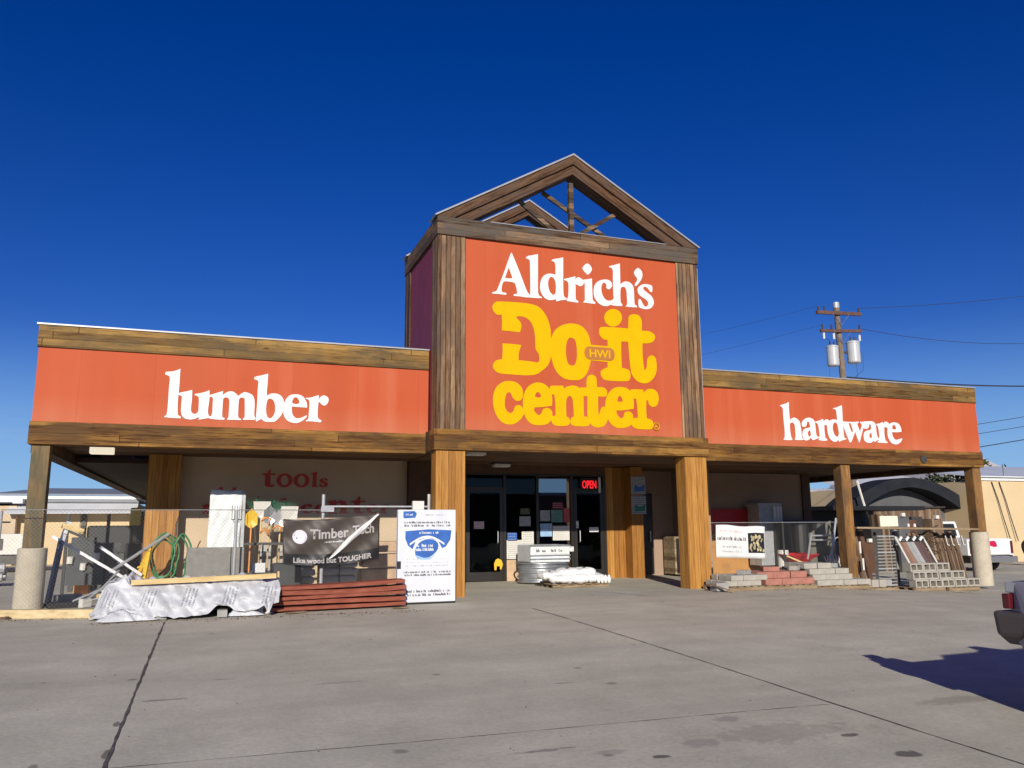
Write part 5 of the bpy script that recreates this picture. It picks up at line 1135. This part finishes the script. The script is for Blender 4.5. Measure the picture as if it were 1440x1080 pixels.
# slatted dark rack
rk = thing('slatted_rack', 'dark slatted metal rack leaning between the middle post and the sample rack', 'rack', (15.7, 16.2, .1))
for i in range(16):
    z = .16+i*.078; x = 15.30+.02*i*.9
    MB().box((x, 16.0+.015*i, z), (x+.56, 16.03+.015*i, z+.034)).build('slat', 'stoneslab' if i % 5 else 'galv_dull', rk)
for dx in (-.04, .56): MB().bar((15.30+dx, 16.02, .08), (15.58+dx, 16.27, 1.44), .06, .05).build('side_frame', 'steel_dark', rk)
for i, (x0, x1, w_, lab, m_) in enumerate(((14.80, 14.72, .13, 'reddish brown board leaning right beside the middle post', 'brownwood'), (15.02, 14.92, .16, 'brown timber leaning third from the middle post', 'brownwood'), (15.22, 15.16, .12, 'dark narrow board leaning left of the slatted rack', 'darkwood'), (16.03, 16.28, .10, 'grey board leaning right of the slatted rack', 'stoneslab'))):
    T('leaning_board', lab, 'board', MB().bar((x0, 16.15, .1), (x1, 16.35, 1.50), w_, .05, (0, 1, 0)), m_, group='boards leaning behind the plank rail')
for i, (x, z) in enumerate(((14.80, .95), (14.86, .55))): T('white_tag', ['upper white tag on the reddish board by the middle post', 'lower white tag on the reddish board by the middle post'][i], 'tag', MB().box((x, 16.02, z), (x+.05, 16.03, z+.28)), 'offwhite')
# lattice and timber panels at the right end
lt = thing('lattice_panel', 'dark brown lattice panel leaning right of the sample rack', 'lattice', (17.3, 16.3, .1))
for k in range(6):
    MB().bar((16.98+.0*k, 16.25, .25+.22*k), (17.62, 16.27, .50+.22*k), .05, .02).build('strip', 'brownwood', lt)
    MB().bar((17.62, 16.29, .25+.22*k), (16.98, 16.29, .50+.22*k), .05, .02).build('strip', 'brownwood', lt)
for i in range(9):
    x = 17.05+i*.16
    T('fence_picket', '%s picket of the row of brown pickets leaning under the plank at the right end' % ordn[i], 'picket', MB().bar((x+.04, 16.20+.03*(i % 2)+(.25 if i < 4 else 0), .05), (x-.04, 16.40+(.25 if i < 4 else 0), 1.40+.05*math.sin(i*2.1)), .135, .03, (0, 1, 0)), 'brownwood', group='brown pickets leaning at the right end')
for i in range(4): T('white_hook', '%s of the small white brackets hanging under the plank' % ordn[i], 'bracket', MB().bar((17.52+i*.18, 15.98, 1.34), (17.56+i*.18, 15.97, 1.12), .035, .02).bar((17.56+i*.18, 15.97, 1.12), (17.62+i*.18, 15.97, 1.10), .03, .02), 'offwhite', group='white brackets under the plank')
# clutter in the shade: aluminium A frame, mesh, barrels, table
af = thing('aluminium_frame', 'leaning aluminium cart frame with two cross bars behind the grey pavers', 'frame', (14.5, 17.0, .3))
MB().tube([(13.97, 16.9, .80), (14.22, 17.0, 1.43)], .024, 6).tube([(14.52, 16.9, .50), (14.82, 16.95, 1.12), (15.02, 17.0, 1.80), (15.10, 17.0, 1.56)], .028, 6).build('side_rail', 'alu', af)
MB().tube([(14.22, 17.0, 1.37), (14.90, 17.0, 1.37)], .022, 6).build('cross_bar', 'alu', af)
MB().tube([(14.2, 16.98, 1.26), (14.86, 16.98, 1.26)], .022, 6).build('cross_bar', 'alu', af)
T('grey_board', 'dull green grey sheet leaning behind the aluminium frame', 'sheet', MB().add([(14.42, 17.35, .3), (15.1, 17.35, .3), (15.22, 17.45, 1.75), (14.5, 17.45, 1.42)], [(0, 1, 2, 3)]), mat('green grey sheet', (.13, .13, .10), .8, .15), solid=.02)
T('wire_cage', 'small bent wire cage right of the aluminium frame', 'wire cage', MB().tube([(14.95, 17.2, .6), (15.05, 17.2, 1.25), (15.2, 17.2, 1.32), (15.32, 17.2, 1.25), (15.30, 17.2, .9)], .02, 6), 'galv_dull')
mb = MB()
for i in range(7):
    mb.tube([(14.66+.09*i, 17.0, .5), (14.76+.09*i, 17.1, .86)], .012, 5); mb.tube([(14.76+.09*i, 17.02, .5), (14.66+.09*i, 17.12, .86)], .012, 5)
T('wire_mesh_roll', 'pale wire mesh roll lying behind the middle porch post', 'mesh roll', mb, 'alu')
for i, (x, y, r_, h, m_, lab) in enumerate(((15.62, 19.9, .24, 1.65, 'black', 'black plastic barrel in the shade right of the grey cabinet'), (16.15, 19.8, .26, 1.6, 'black', 'black plastic barrel further right in the shade'), (16.72, 19.7, .27, 1.65, 'black', 'black plastic barrel nearest the wall corner'), (13.45, 17.0, .16, .42, 'steel_dark', 'small dark bucket behind the pink pavers'), (13.75, 17.0, .10, .5, 'offwhite', 'small white pail behind the pink pavers'), (14.02, 17.9, .14, .82, 'offwhite', 'white pail in front of the black barrels'))):
    T('barrel', lab, 'container', MB().lathe([(0, 0), (r_, 0), (r_*1.04, h*.35), (r_*1.04, h*.65), (r_, h), (0, h)], (x, y, gz(x, y)), 16), m_, smooth=False)
T('red_wheelbarrow', 'red wheelbarrow tray with wooden handles among the black barrels', 'wheelbarrow', MB().add([(13.80, 17.3, .88), (14.60, 17.2, .90), (14.55, 17.9, .92), (13.85, 17.9, .90), (14.0, 17.5, .68), (14.35, 17.45, .68), (14.33, 17.7, .68), (14.03, 17.7, .68)], [(0, 1, 5, 4), (1, 2, 6, 5), (2, 3, 7, 6), (3, 0, 4, 7), (4, 5, 6, 7)]), 'redp', solid=.01)
T('wooden_pole', 'pale slanting pole in front of the red wheelbarrow', 'pole', MB().bar((13.50, 17.1, .88), (14.25, 17.1, .60), .04, .04), 'pine')
T('steel_cabinet', 'long dark steel cabinet in the shade behind the black barrels', 'cabinet', MB().box((15.9, 20.25, .0), (17.3, 20.7, 1.78)), 'black')

# ================================================================ vehicles
# pickup whose tail corner shows at the right edge; the cab stands outside the frame and throws the long shadow
pu = thing('parked_pickup', 'dusty purple grey pickup cut by the right edge, only its rear corner in view', 'truck', (7.08, 3.06, gz(6.5, 4)+.03), R(1), local=True)
HW = .92                                         # half width; +y local is the tail
yt = 2.03                                        # tail plane
def side(x, o_, nm):
    # bed side with a wheel arch cut out, fading into the cab
    wy, wr_ = 1.27, .50
    P = [(yt, .62), (yt, .98), (yt-.06, 1.06), (yt-.55, 1.125), (0, 1.15), (0, .42), (wy-wr_-.02, .42)]
    P += [(wy+wr_*1.22*math.cos(math.pi-a*math.pi/14), .42+wr_*1.12*math.sin(math.pi-a*math.pi/14)) for a in range(15)]
    P += [(yt-.14, .52)]
    n_ = len(P); mb = MB()
    for yy, zz in P:
        bulge = .035*math.sin(max(0, min(1, (zz-.4)/.75))*math.pi)
        mb.v.append((x+o_*bulge-o_*(.10*max(0, (yy-(yt-.25))/.25)**2), yy, zz))
    for yy, zz in P: mb.v.append((x-o_*.09, yy, zz))
    mb.f = [tuple(range(n_)), tuple(range(2*n_-1, n_-1, -1))]+[(i, (i+1) % n_, (i+1) % n_+n_, i+n_) for i in range(n_)]
    return mb.build(nm, 'carpaint', pu, bev=.015)
for o_ in (-1, 1):
    side(o_*HW, o_, 'bed_side')
    MB().box((min(o_*(HW-.20), o_*(HW+.003)), yt-.05, .84), (max(o_*(HW-.20), o_*(HW+.003)), yt+.015, .96)).build('tail_light', 'taillight', pu, bev=.01)
    MB().box((min(o_*(HW-.20), o_*(HW-.04)), yt-.10, .965), (max(o_*(HW-.20), o_*(HW-.04)), yt+.012, 1.05)).build('reversing_light', 'galv_dull', pu, bev=.01)
    MB().box((min(o_*(HW-.30), o_*(HW-.10)), .42, .40), (max(o_*(HW-.30), o_*(HW-.10)), 1.95, .98)).build('wheel_arch', 'black', pu)
    for wy in (1.27, -2.35):
        k = MB(); prof = [(0, -.10), (.20, -.10), (.24, -.12), (.345, -.11), (.365, -.07), (.365, .07), (.345, .11), (0, .11)]; kk = 24
        for r_, t_2 in prof:
            for a in range(kk): k.v.append((o_*(HW-.14)+t_2*o_, wy+r_*math.cos(a*6.28318/kk), .37+r_*math.sin(a*6.28318/kk)))
        for r_ in range(len(prof)-1):
            for a in range(kk): k.f.append((r_*kk+a, r_*kk+(a+1) % kk, (r_+1)*kk+(a+1) % kk, (r_+1)*kk+a))
        wo_ = k.build('wheel', 'tyre', pu)
        rm = MB()
        for a in range(6): rm.bar((o_*(HW-.02), wy, .37), (o_*(HW-.02), wy+.21*math.cos(a*1.047), .37+.21*math.sin(a*1.047)), .06, .02)
        rm.tube([(o_*(HW-.02), wy+.22*math.cos(a*.3307), .37+.22*math.sin(a*.3307)) for a in range(19)], .018, 5, True); rm.build('rim', 'galv', wo_)
MB().box((-HW+.1, .0, .60), (HW-.1, yt-.05, .66)).build('bed_floor', 'black', pu)
MB().box((-HW+.1, -.06, .60), (HW-.1, -.005, 1.14)).build('bed_front', 'carpaint', pu)
MB().prism([(-HW-.0, .62), (-HW-.03, .82), (HW+.03, .82), (HW+.0, .62), (HW-.3, .54), (-HW+.3, .54)], yt+.01, yt+.10).build('rear_bumper', 'bumper', pu, bev=.03)
for o_ in (-1, 1): MB().prism([(o_*(HW+.005), .62), (o_*(HW+.035), .815), (o_*(HW-.1), .815), (o_*(HW-.1), .54)], yt-.30, yt+.08).build('bumper_end', 'bumper', pu, bev=.03)
# cab, bonnet
cab = MB()
sec = [(-.07, 1.06, 1.12), (-.15, 1.08, 1.70), (-.35, 1.08, 1.84), (-1.15, 1.08, 1.85), (-1.45, 1.06, 1.66), (-1.95, 1.04, 1.14)]
for (yy, zb_, zr_) in sec: cab.v += [(-HW, yy, zb_), (-HW+.22*(zr_-zb_)/.67, yy, zr_), (HW-.22*(zr_-zb_)/.67, yy, zr_), (HW, yy, zb_)]
for i in range(len(sec)-1): cab.f.append((4*i+1, 4*i+2, 4*i+6, 4*i+5))
cab.build('roof', 'carpaint', pu, solid=.03)
for i in range(len(sec)-1):
    for (a, b_) in ((0, 1), (3, 2)):
        q = [Vector(cab.v[4*i+a]), Vector(cab.v[4*i+b_]), Vector(cab.v[4*i+4+b_]), Vector(cab.v[4*i+4+a])]
        MB().add(q, [(0, 1, 2, 3)]).build('side_window', 'black', pu, solid=.01)
for o_ in (-1, 1): MB().box((min(o_*HW, o_*(HW-.08)), -3.3, .40), (max(o_*HW, o_*(HW-.08)), -.02, 1.07)).build('door_side', 'carpaint', pu, bev=.03)
MB().box((-HW+.09, -3.35, .42), (HW-.09, -.07, .62)).build('chassis', 'black', pu)
MB().prism([(-HW, .45), (-HW, .98), (-HW+.15, 1.10), (HW-.15, 1.10), (HW, .98), (HW, .45)], -3.30, -1.96).build('bonnet', 'carpaint', pu, bev=.03)
MB().box((-HW, -3.45, .40), (HW, -3.31, .70)).build('front_bumper', 'bumper', pu, bev=.03)
for o_ in (-1, 1): MB().box((o_*.68-.15, -3.34, .74), (o_*.68+.15, -3.305, .92)).build('headlight', 'alu', pu)
# white pickup behind the concrete pier
pk = thing('pickup_truck', 'white pickup truck with a magenta emblem on its tailgate beyond the right concrete pier', 'truck', (25.75, 21.6, 0), 0, local=True)
PX = 1.0
pk.rotation_euler = (0, 0, R(-4))
MB().box((-1.0, 0, .55), (.98, 2.2, 1.12)).build('cargo_bed', 'white', pk, bev=.03)
tg = MB().box((-.82, -.05, .58), (.82, -.002, 1.14)).build('tailgate', 'white', pk, bev=.02)
MB().prism([(-.25, 1.04), (.12, 1.06), (.2, .98), (.22, .86), (.08, .84), (-.12, .90), (-.24, .98)], -.062, -.052).build('emblem', 'magenta', tg)
MB().box((-.98, -.18, .32), (.96, -.02, .52)).build('rear_bumper', 'chrome', pk, bev=.02)
MB().box((-.97, .02, .30), (.95, 4.9, .545)).build('chassis', 'black', pk)
for x in (-.93, .83): MB().box((x, -.04, .62), (x+.10, -.001, 1.05)).build('tail_light', 'taillight', pk)
MB().prism([(-.98, 1.13), (-.8, 1.75), (.78, 1.75), (.96, 1.13)], 2.25, 4.0).build('cab', 'white', pk, bev=.04)
MB().prism([(-.80, 1.2), (-.68, 1.66), (.66, 1.66), (.78, 1.2)], 2.23, 2.245).build('rear_window', 'black', pk)
MB().box((-.98, 2.21, .55), (.96, 5.1, 1.12)).build('front_body', 'white', pk, bev=.04)
for x in (-.9, .66):
    for y in (.9, 4.2): MB().tube([(x, y, .38), (x+.22, y, .38)], .38, 18).build('wheel', 'tyre', pk)
T('spare_tyre', 'black tyre hanging beside the white pickup at the right edge', 'tyre', MB().tube([(30.75+.28*math.cos(a*.3142), 24.0+.1*math.sin(a*.3142), 0.62+.30*math.sin(a*.3142)+.0) for a in range(20)], .13, 8, True), 'tyre')

# ================================================================ right background
tb = thing('metal_building', 'tan metal sided building with a low white roof at the right edge', 'building', (45, 32, 0))
MB().box((31.8, 27, -.3), (70, 40, 3.55)).build('wall', 'tan', tb)
MB().box((31.7, 26.92, 3.56), (70.2, 27.08, 3.72)).build('eave', 'white', tb)
MB().add([(31.6, 26.8, 3.70), (70.3, 26.8, 3.70), (70.3, 38, 5.2), (31.6, 38, 5.2)], [(0, 1, 2, 3)]).build('roof', 'metalroof', tb, solid=.05)
for x in (33.4, 37.5): MB().box((x, 26.95, 3.73), (x+.08, 27.0, 4.3)).build('roof_post', 'greyroof', tb)
# shadows of poles and wires on the wall, modelled as thin dark tubes
for (x, a, b_) in ((32.9, 0, .7), (33.35, 0, .55)):
    MB().tube([(x+.35, 26.85, .9), (x+.12, 26.9, 1.9), (x-.05, 26.93, 2.7), (x-.3, 26.95, 3.5)], .022, 5).build('wire_shadow', 'steel_dark', tb)
# hoop shed
hsd = thing('arched_shed', 'dark navy arched fabric shed behind the right porch opening', 'shed', (29, 29, 0))
ARC = [(25.2+7.6*i/24, 2.25+1.45*math.sin(math.pi*(i/24))**.8) for i in range(25)]
inn = [(x*.93+29*.07, z-.42-.1*abs(i-12)/12) for i, (x, z) in enumerate(ARC)]
MB().prism(ARC+inn[::-1], 28.0, 29.4).build('canopy', 'navy', hsd)
MB().prism([(x, z-.01) for x, z in inn]+[(32.4, 0), (25.6, 0)], 28.9, 29.0).build('end_wall', 'shedgrey', hsd)
for x in (25.3, 32.6): MB().box((x, 28.02, 0), (x+.2, 29.3, 2.25)).build('side_wall', 'navy', hsd)
MB().prism([(26.9, 1.2), (26.9, 2.32), (31.1, 2.38), (31.2, 1.2)], 28.5, 28.6).build('board_fence', 'brownwood', hsd)
MB().tube([(26.8, 28.4, 2.33), (31.3, 28.4, 2.42)], .04, 6).build('top_rail', 'steel_dark', hsd)
T('steel_pole', 'leaning pale pole left of the navy arched shed', 'pole', MB().tube([(26.1, 27.5, 1.6), (25.8, 27.5, 2.6), (25.55, 27.5, 3.5)], .05, 6), 'offwhite')
# low store of dark goods between the porch and the shed
yd = thing('storage_rack', 'long dark rack of piled goods behind the plank rail', 'rack', (24, 24, 0))
for i in range(13):
    x = 18.0+i*.52; h = rnd.uniform(1.0, 1.6) if x < 22 else rnd.uniform(1.75, 2.0)
    MB().box((x, 22.6+.2*(i % 3), 0), (x+.5, 23.4, h)).build('bundle', ('brownwood', 'shedgrey', 'darkwood', 'steel_dark')[i % 4], yd)
    if i % 3 == 0: MB().box((x+.1, 22.5, h), (x+.25, 22.6, h+.12)).build('white_end', 'offwhite', yd)
# white roofed sheds far behind
wh1 = thing('white_shed', 'distant white roofed shed seen between the porch posts', 'building', (47, 48, 0))
MB().box((41.2, 46, 0), (51.5, 56, 4.3)).build('wall', 'metalroof', wh1)
MB().add([(41.0, 45.5, 4.32), (52, 45.5, 4.32), (52, 51, 5.5), (41.0, 51, 5.3)], [(0, 1, 2, 3)]).build('roof', 'white', wh1, solid=.06)
MB().box((42, 45.9, 2.9), (46, 45.98, 3.2)).build('window_band', 'greyroof', wh1)
T('low_white_building', 'low white building framed between the shaded wall corner and the middle porch post', 'building', MB().box((36, 45, 0), (41.1, 50, 3.75)).box((35.9, 44.9, 3.76), (41.15, 50.1, 3.95)), 'metalroof')
wh2 = thing('white_shed', 'pale grey gabled building behind the right end post', 'building', (58, 50, 0))
MB().prism([(52.6, 0), (52.6, 5.2), (56, 7.4), (62, 5.2), (62, 0)], 48, 60).build('wall', mat('pale grey wall', (.42, .39, .40), .7, .04), wh2)
MB().bar((52.4, 47.9, 5.15), (56, 47.9, 7.45), .12, .12).build('roof_edge', 'greyroof', wh2)
T('open_canopy', 'black flat topped canopy beyond the corner of the shaded wall', 'canopy', MB().box((22.0, 25.0, 2.2), (26.5, 28, 2.36)).box((22.0, 27.7, 0), (26.5, 27.9, 2.2)), 'black')
def tree(name, lab, x, y, h, cr_, seed, dens=900, leaf=.16, m_='leaf'):
    r_ = random.Random(seed); t_ = thing(name, lab, 'tree', (x, y, 0))
    tk_ = MB().tube([(x, y, 0), (x+.1, y, h*.3), (x-.05, y+.1, h*.6)], .16*h/6, 8, r2=.07*h/6)
    tips = []
    for k in range(11):
        a = k*2.399; s_ = h*(.3+.035*k); e = Vector((x+cr_*.75*math.cos(a)*r_.uniform(.6, 1), y+cr_*.75*math.sin(a)*r_.uniform(.6, 1), h*r_.uniform(.6, .95)))
        tk_.tube([(x, y, s_), ((x+e.x)/2, (y+e.y)/2, (s_+e.z)/2+.2), e], .05*h/6, 5, r2=.015); tips.append(e)
    tk_.build('trunk', 'bark', t_)
    lv = MB()
    for i in range(dens):
        c_ = r_.choice(tips); d = Vector((r_.gauss(0, 1), r_.gauss(0, 1), r_.gauss(0, .8)))*cr_*.24
        p = c_+d; q = Vector((r_.gauss(0, 1), r_.gauss(0, 1), r_.gauss(0, 1))).normalized(); a = q.orthogonal().normalized(); b_ = q.cross(a)
        s_ = leaf*r_.uniform(.6, 1.4)
        lv.add([p+a*s_, p+b_*s_*.6, p-a*s_, p-b_*s_*.6], [(0, 1, 2, 3)])
    lv.build('crown', m_, t_); return t_
tree('bare_tree', 'olive leaved tree showing above the arched shed', 50.5, 45.0, 6.4, 2.2, 4, 1300)
tree('bare_tree', 'small dark treetop above the white roof at the right edge', 62, 55.0, 7.6, 2.0, 9, 900)
# ================================================================ left background
lg = thing('storage_building', 'tan building with wide doors and a pale metal awning roof behind the left bay', 'building', (-5.5, 39, .3))
MB().box((-7.2, 37.3, .2), (-2.9, 44, 2.72)).build('wall', 'tan', lg)
MB().add([(-7.5, 36.4, 2.34), (-2.9, 36.4, 2.36), (-2.9, 37.6, 2.86), (-7.5, 37.6, 2.86)], [(0, 1, 2, 3)]).build('awning', 'metalroof', lg, solid=.05)
MB().box((-8.1, 37.2, 2.90), (-2.85, 44, 3.04)).build('white_fascia', 'white', lg)
MB().box((-8.0, 37.15, 2.80), (-2.9, 37.19, 2.88)).build('gutter', 'greyroof', lg)
MB().add([(-8.2, 37.1, 3.06), (-2.8, 37.1, 3.06), (-3.6, 44, 3.6), (-7.6, 44, 3.6)], [(0, 1, 2, 3)]).build('roof', 'greyroof', lg, solid=.05)
for i, (x0, x1) in enumerate(((-6.2, -5.0), (-4.72, -3.15))):
    MB().box((x0, 37.24, .3), (x1, 37.29, 2.3)).build('garage_door', 'tan', lg)
MB().box((-4.95, 37.2, .3), (-4.78, 37.28, 2.36)).build('door_post', 'steel_dark', lg)
MB().box((-3.12, 37.2, .3), (-2.95, 37.28, 2.4)).build('white_corner', 'white', lg)
lw = thing('white_building', 'low cream building left of the worn corner post', 'building', (-9.5, 39, .3))
MB().box((-7.95, 36.9, .2), (-7.21, 40, 2.62)).build('wall', 'wallL', lw)
MB().box((-16, 37.5, .2), (-7.96, 42, 2.7)).build('dark_bay', 'darkwood', lw)
MB().box((-16.2, 36.7, 2.71), (-7.0, 42, 2.90)).build('roof_edge', 'metalroof', lw)
tr_ = thing('utility_trailer', 'white utility trailer parked far left behind the wire', 'trailer', (-8.6, 30, .3))
MB().box((-10.5, 30, .9), (-5.6, 32, 1.55)).build('body', 'offwhite', tr_, bev=.03)
for x in (-7.4, -6.6): MB().box((x, 29.97, 1.05), (x+.45, 29.995, 1.4)).build('vent', 'steel_dark', tr_)
MB().box((-10.5, 30.1, .6), (-5.6, 32, .89)).build('chassis', 'steel_dark', tr_)
for x in (-9.3, -6.9): MB().tube([(x, 30.0, .62), (x, 30.2, .62)], .32, 14).build('wheel', 'tyre', tr_)
for i, z in enumerate((1.83, 2.27)): T('strand_wire', ['lower taut wire left of the corner post', 'upper taut wire left of the corner post'][i], 'wire', MB().tube([(-12, 22.2, z), (-4.4, 22, z)], .022, 5), 'wire')
T('steel_beams', 'rusty steel sections lying on the ground left of the pier', 'steel sections', MB().bar((-6.2, 18.6, .5), (-4.3, 19.4, .5), .3, .12).bar((-6.4, 18.0, .42), (-4.4, 18.6, .5), .2, .1), 'redboard')
T('pipe_pile', 'pale pipes stacked on dark bearers left of the pier', 'pipes', MB().tube([(-8, 22.6, .75), (-4.6, 22.9, .75)], .12, 8).tube([(-8, 22.4, .55), (-4.6, 22.7, .55)], .1, 8).tube([(-8, 22.8, .55), (-4.6, 23.1, .55)], .1, 8), 'galv_dull')
ld = thing('skid_loader', 'small black loader with a yellow seat parked in the left drive through', 'loader', (-2.2, 23.5, .33))
MB().box((-2.95, 23.2, 1.0), (-1.9, 24.6, 1.75)).build('body', 'black', ld, bev=.06)
MB().box((-2.0, 23.3, 1.3), (-1.35, 24.6, 2.1)).build('engine_cover', 'blackrub', ld, bev=.08)
MB().box((-1.98, 23.2, 1.75), (-1.72, 23.29, 2.2)).build('seat', 'yellowp', ld, bev=.03)
for x in (-2.9, -1.6): MB().tube([(x, 23.2, .68), (x+.22, 23.2, .68)], .36, 16).build('wheel', 'tyre', ld)
MB().box((-2.7, 23.0, .75), (-2.2, 23.1, 1.2)).build('bucket', 'offwhite', ld)
MB().bar((-3.05, 23.1, .4), (-3.02, 23.1, 1.75), .12, .1).build('lift_arm', 'black', ld)
# ================================================================ power pole and lines
PYv = 30.0
up_ = thing('utility_pole', 'weathered utility pole with two crossarms and two grey transformers above the right roof', 'utility pole', (27.7, PYv, 0))
MB().tube([(27.75, PYv, 0), (27.48, PYv, 12.0)], .19, 10, r2=.13).build('pole', 'polewood', up_)
MB().tube([(27.48, PYv, 11.85), (27.48, PYv, 12.12)], .15, 10).build('pole_cap', 'galv_dull', up_)
MB().bar((26.15, PYv-.17, 11.50), (28.78, PYv-.17, 11.62), .12, .16).build('crossarm', 'rustbrown', up_)
MB().bar((26.30, PYv-.17, 10.62), (28.72, PYv-.17, 10.78), .11, .14).build('crossarm', 'rustbrown', up_)
for z in (11.52, 10.66):
    for s_ in (-1, 1): MB().bar((27.5+s_*.5, PYv-.22, z), (27.52, PYv-.2, z-.55), .04, .015).build('crossarm_brace', 'galv', up_)
for x, z in ((26.25, 11.58), (26.6, 11.6), (28.65, 11.7), (26.42, 10.72), (26.95, 10.75), (28.62, 10.87)):
    MB().tube([(x, PYv-.17, z), (x, PYv-.17, z+.22)], .045, 6).build('insulator', 'steel_dark', up_)
for x, z in ((26.4, 10.5), (26.98, 10.52), (28.5, 10.55)):
    MB().tube([(x, PYv-.25, z), (x, PYv-.25, z-.28)], .05, 6).build('fuse_cutout', 'offwhite', up_)
for x, z0, z1, r_ in ((26.96, 8.98, 9.92, .27), (28.20, 9.20, 10.22, .30)):
    tf = MB().lathe([(0, 0), (r_*.9, 0), (r_, .05), (r_, z1-z0-.08), (r_*1.06, z1-z0-.06), (r_*1.06, z1-z0), (r_*.5, z1-z0+.07), (0, z1-z0+.07)], (x, PYv-.1, z0), 20).build('transformer', 'cangrey', up_, smooth=False)
    for dx in (-.12, .12): MB().tube([(x+dx, PYv-.1, z1+.02), (x+dx, PYv-.1, z1+.24)], .035, 6).build('bushing', 'steel_dark', tf)
    MB().bar((x, PYv-.05, (z0+z1)/2), (27.6, PYv, (z0+z1)/2), .08, .1).build('bracket', 'steel_dark', up_)
MB().tube([(28.52, PYv-.1, 10.1), (28.75, PYv-.1, 9.6), (28.72, PYv-.1, 8.9), (28.2, PYv, 8.5)], .012, 4).build('lead_wire', 'wire', up_)
MB().tube([(28.3, PYv-.1, 9.2), (28.35, PYv-.1, 8.6), (28.0, PYv, 8.3)], .012, 4).build('lead_wire', 'wire', up_)
MB().tube([(26.3, PYv-.25, 10.4), (26.75, PYv-.2, 10.15), (26.9, PYv-.1, 9.95)], .012, 4).build('lead_wire', 'wire', up_)
MB().tube([(26.7, PYv-.1, 9.0), (26.72, PYv-.1, 8.0)], .012, 4).build('lead_wire', 'wire', up_)
def line(a, b_, sag, r_, lab):
    a, b_ = Vector(a), Vector(b_); P = []
    for i in range(25):
        t_ = i/24; p = a.lerp(b_, t_); p.z -= sag*4*t_*(1-t_); P.append(p)
    T('power_line', lab, 'power line', MB().tube(P, r_, 4), 'wire', group='overhead power lines')
line((28.65, 29.83, 11.9), (64, 30, 19.6), .9, .012, 'highest power line running right from the top crossarm')
line((28.6, 29.83, 10.9), (62, 30, 17.0), 2.2, .012, 'power line running right from the lower crossarm')
line((27.8, 30, 8.52), (64, 30, 11.8), 1.0, .035, 'thick black cable running right just above the parapet')
line((26.2, 29.83, 11.8), (6, 60, 12.5), 1.2, .006, 'thin power line running left from the top crossarm')
line((26.4, 29.83, 10.9), (4, 60, 9.5), .9, .006, 'thin power line running left from the lower crossarm')
for i, (z0, z1) in enumerate(((6.81, 7.42), (6.36, 6.86), (5.72, 6.14))):
    line((27.7, 30, z0-1.4), (60, 30, z1+3.4), .25, .014 if i < 2 else .022, ['uppermost of the three low wires at the right end of the roof', 'middle of the three low wires at the right end of the roof', 'lowest of the three low wires at the right end of the roof'][i])
# dark buildings across the street, behind the viewer, that the shop glass mirrors
hb = thing('street_building', 'long low dark building across the street behind the viewer', 'building', (20, -45, 0))
MB().box((-60, -55, -.2), (120, -45, 5.0)).build('wall', 'darkwood', hb)
MB().box((-61, -56, 5.01), (121, -44.5, 5.3)).build('roof', 'greyroof', hb)
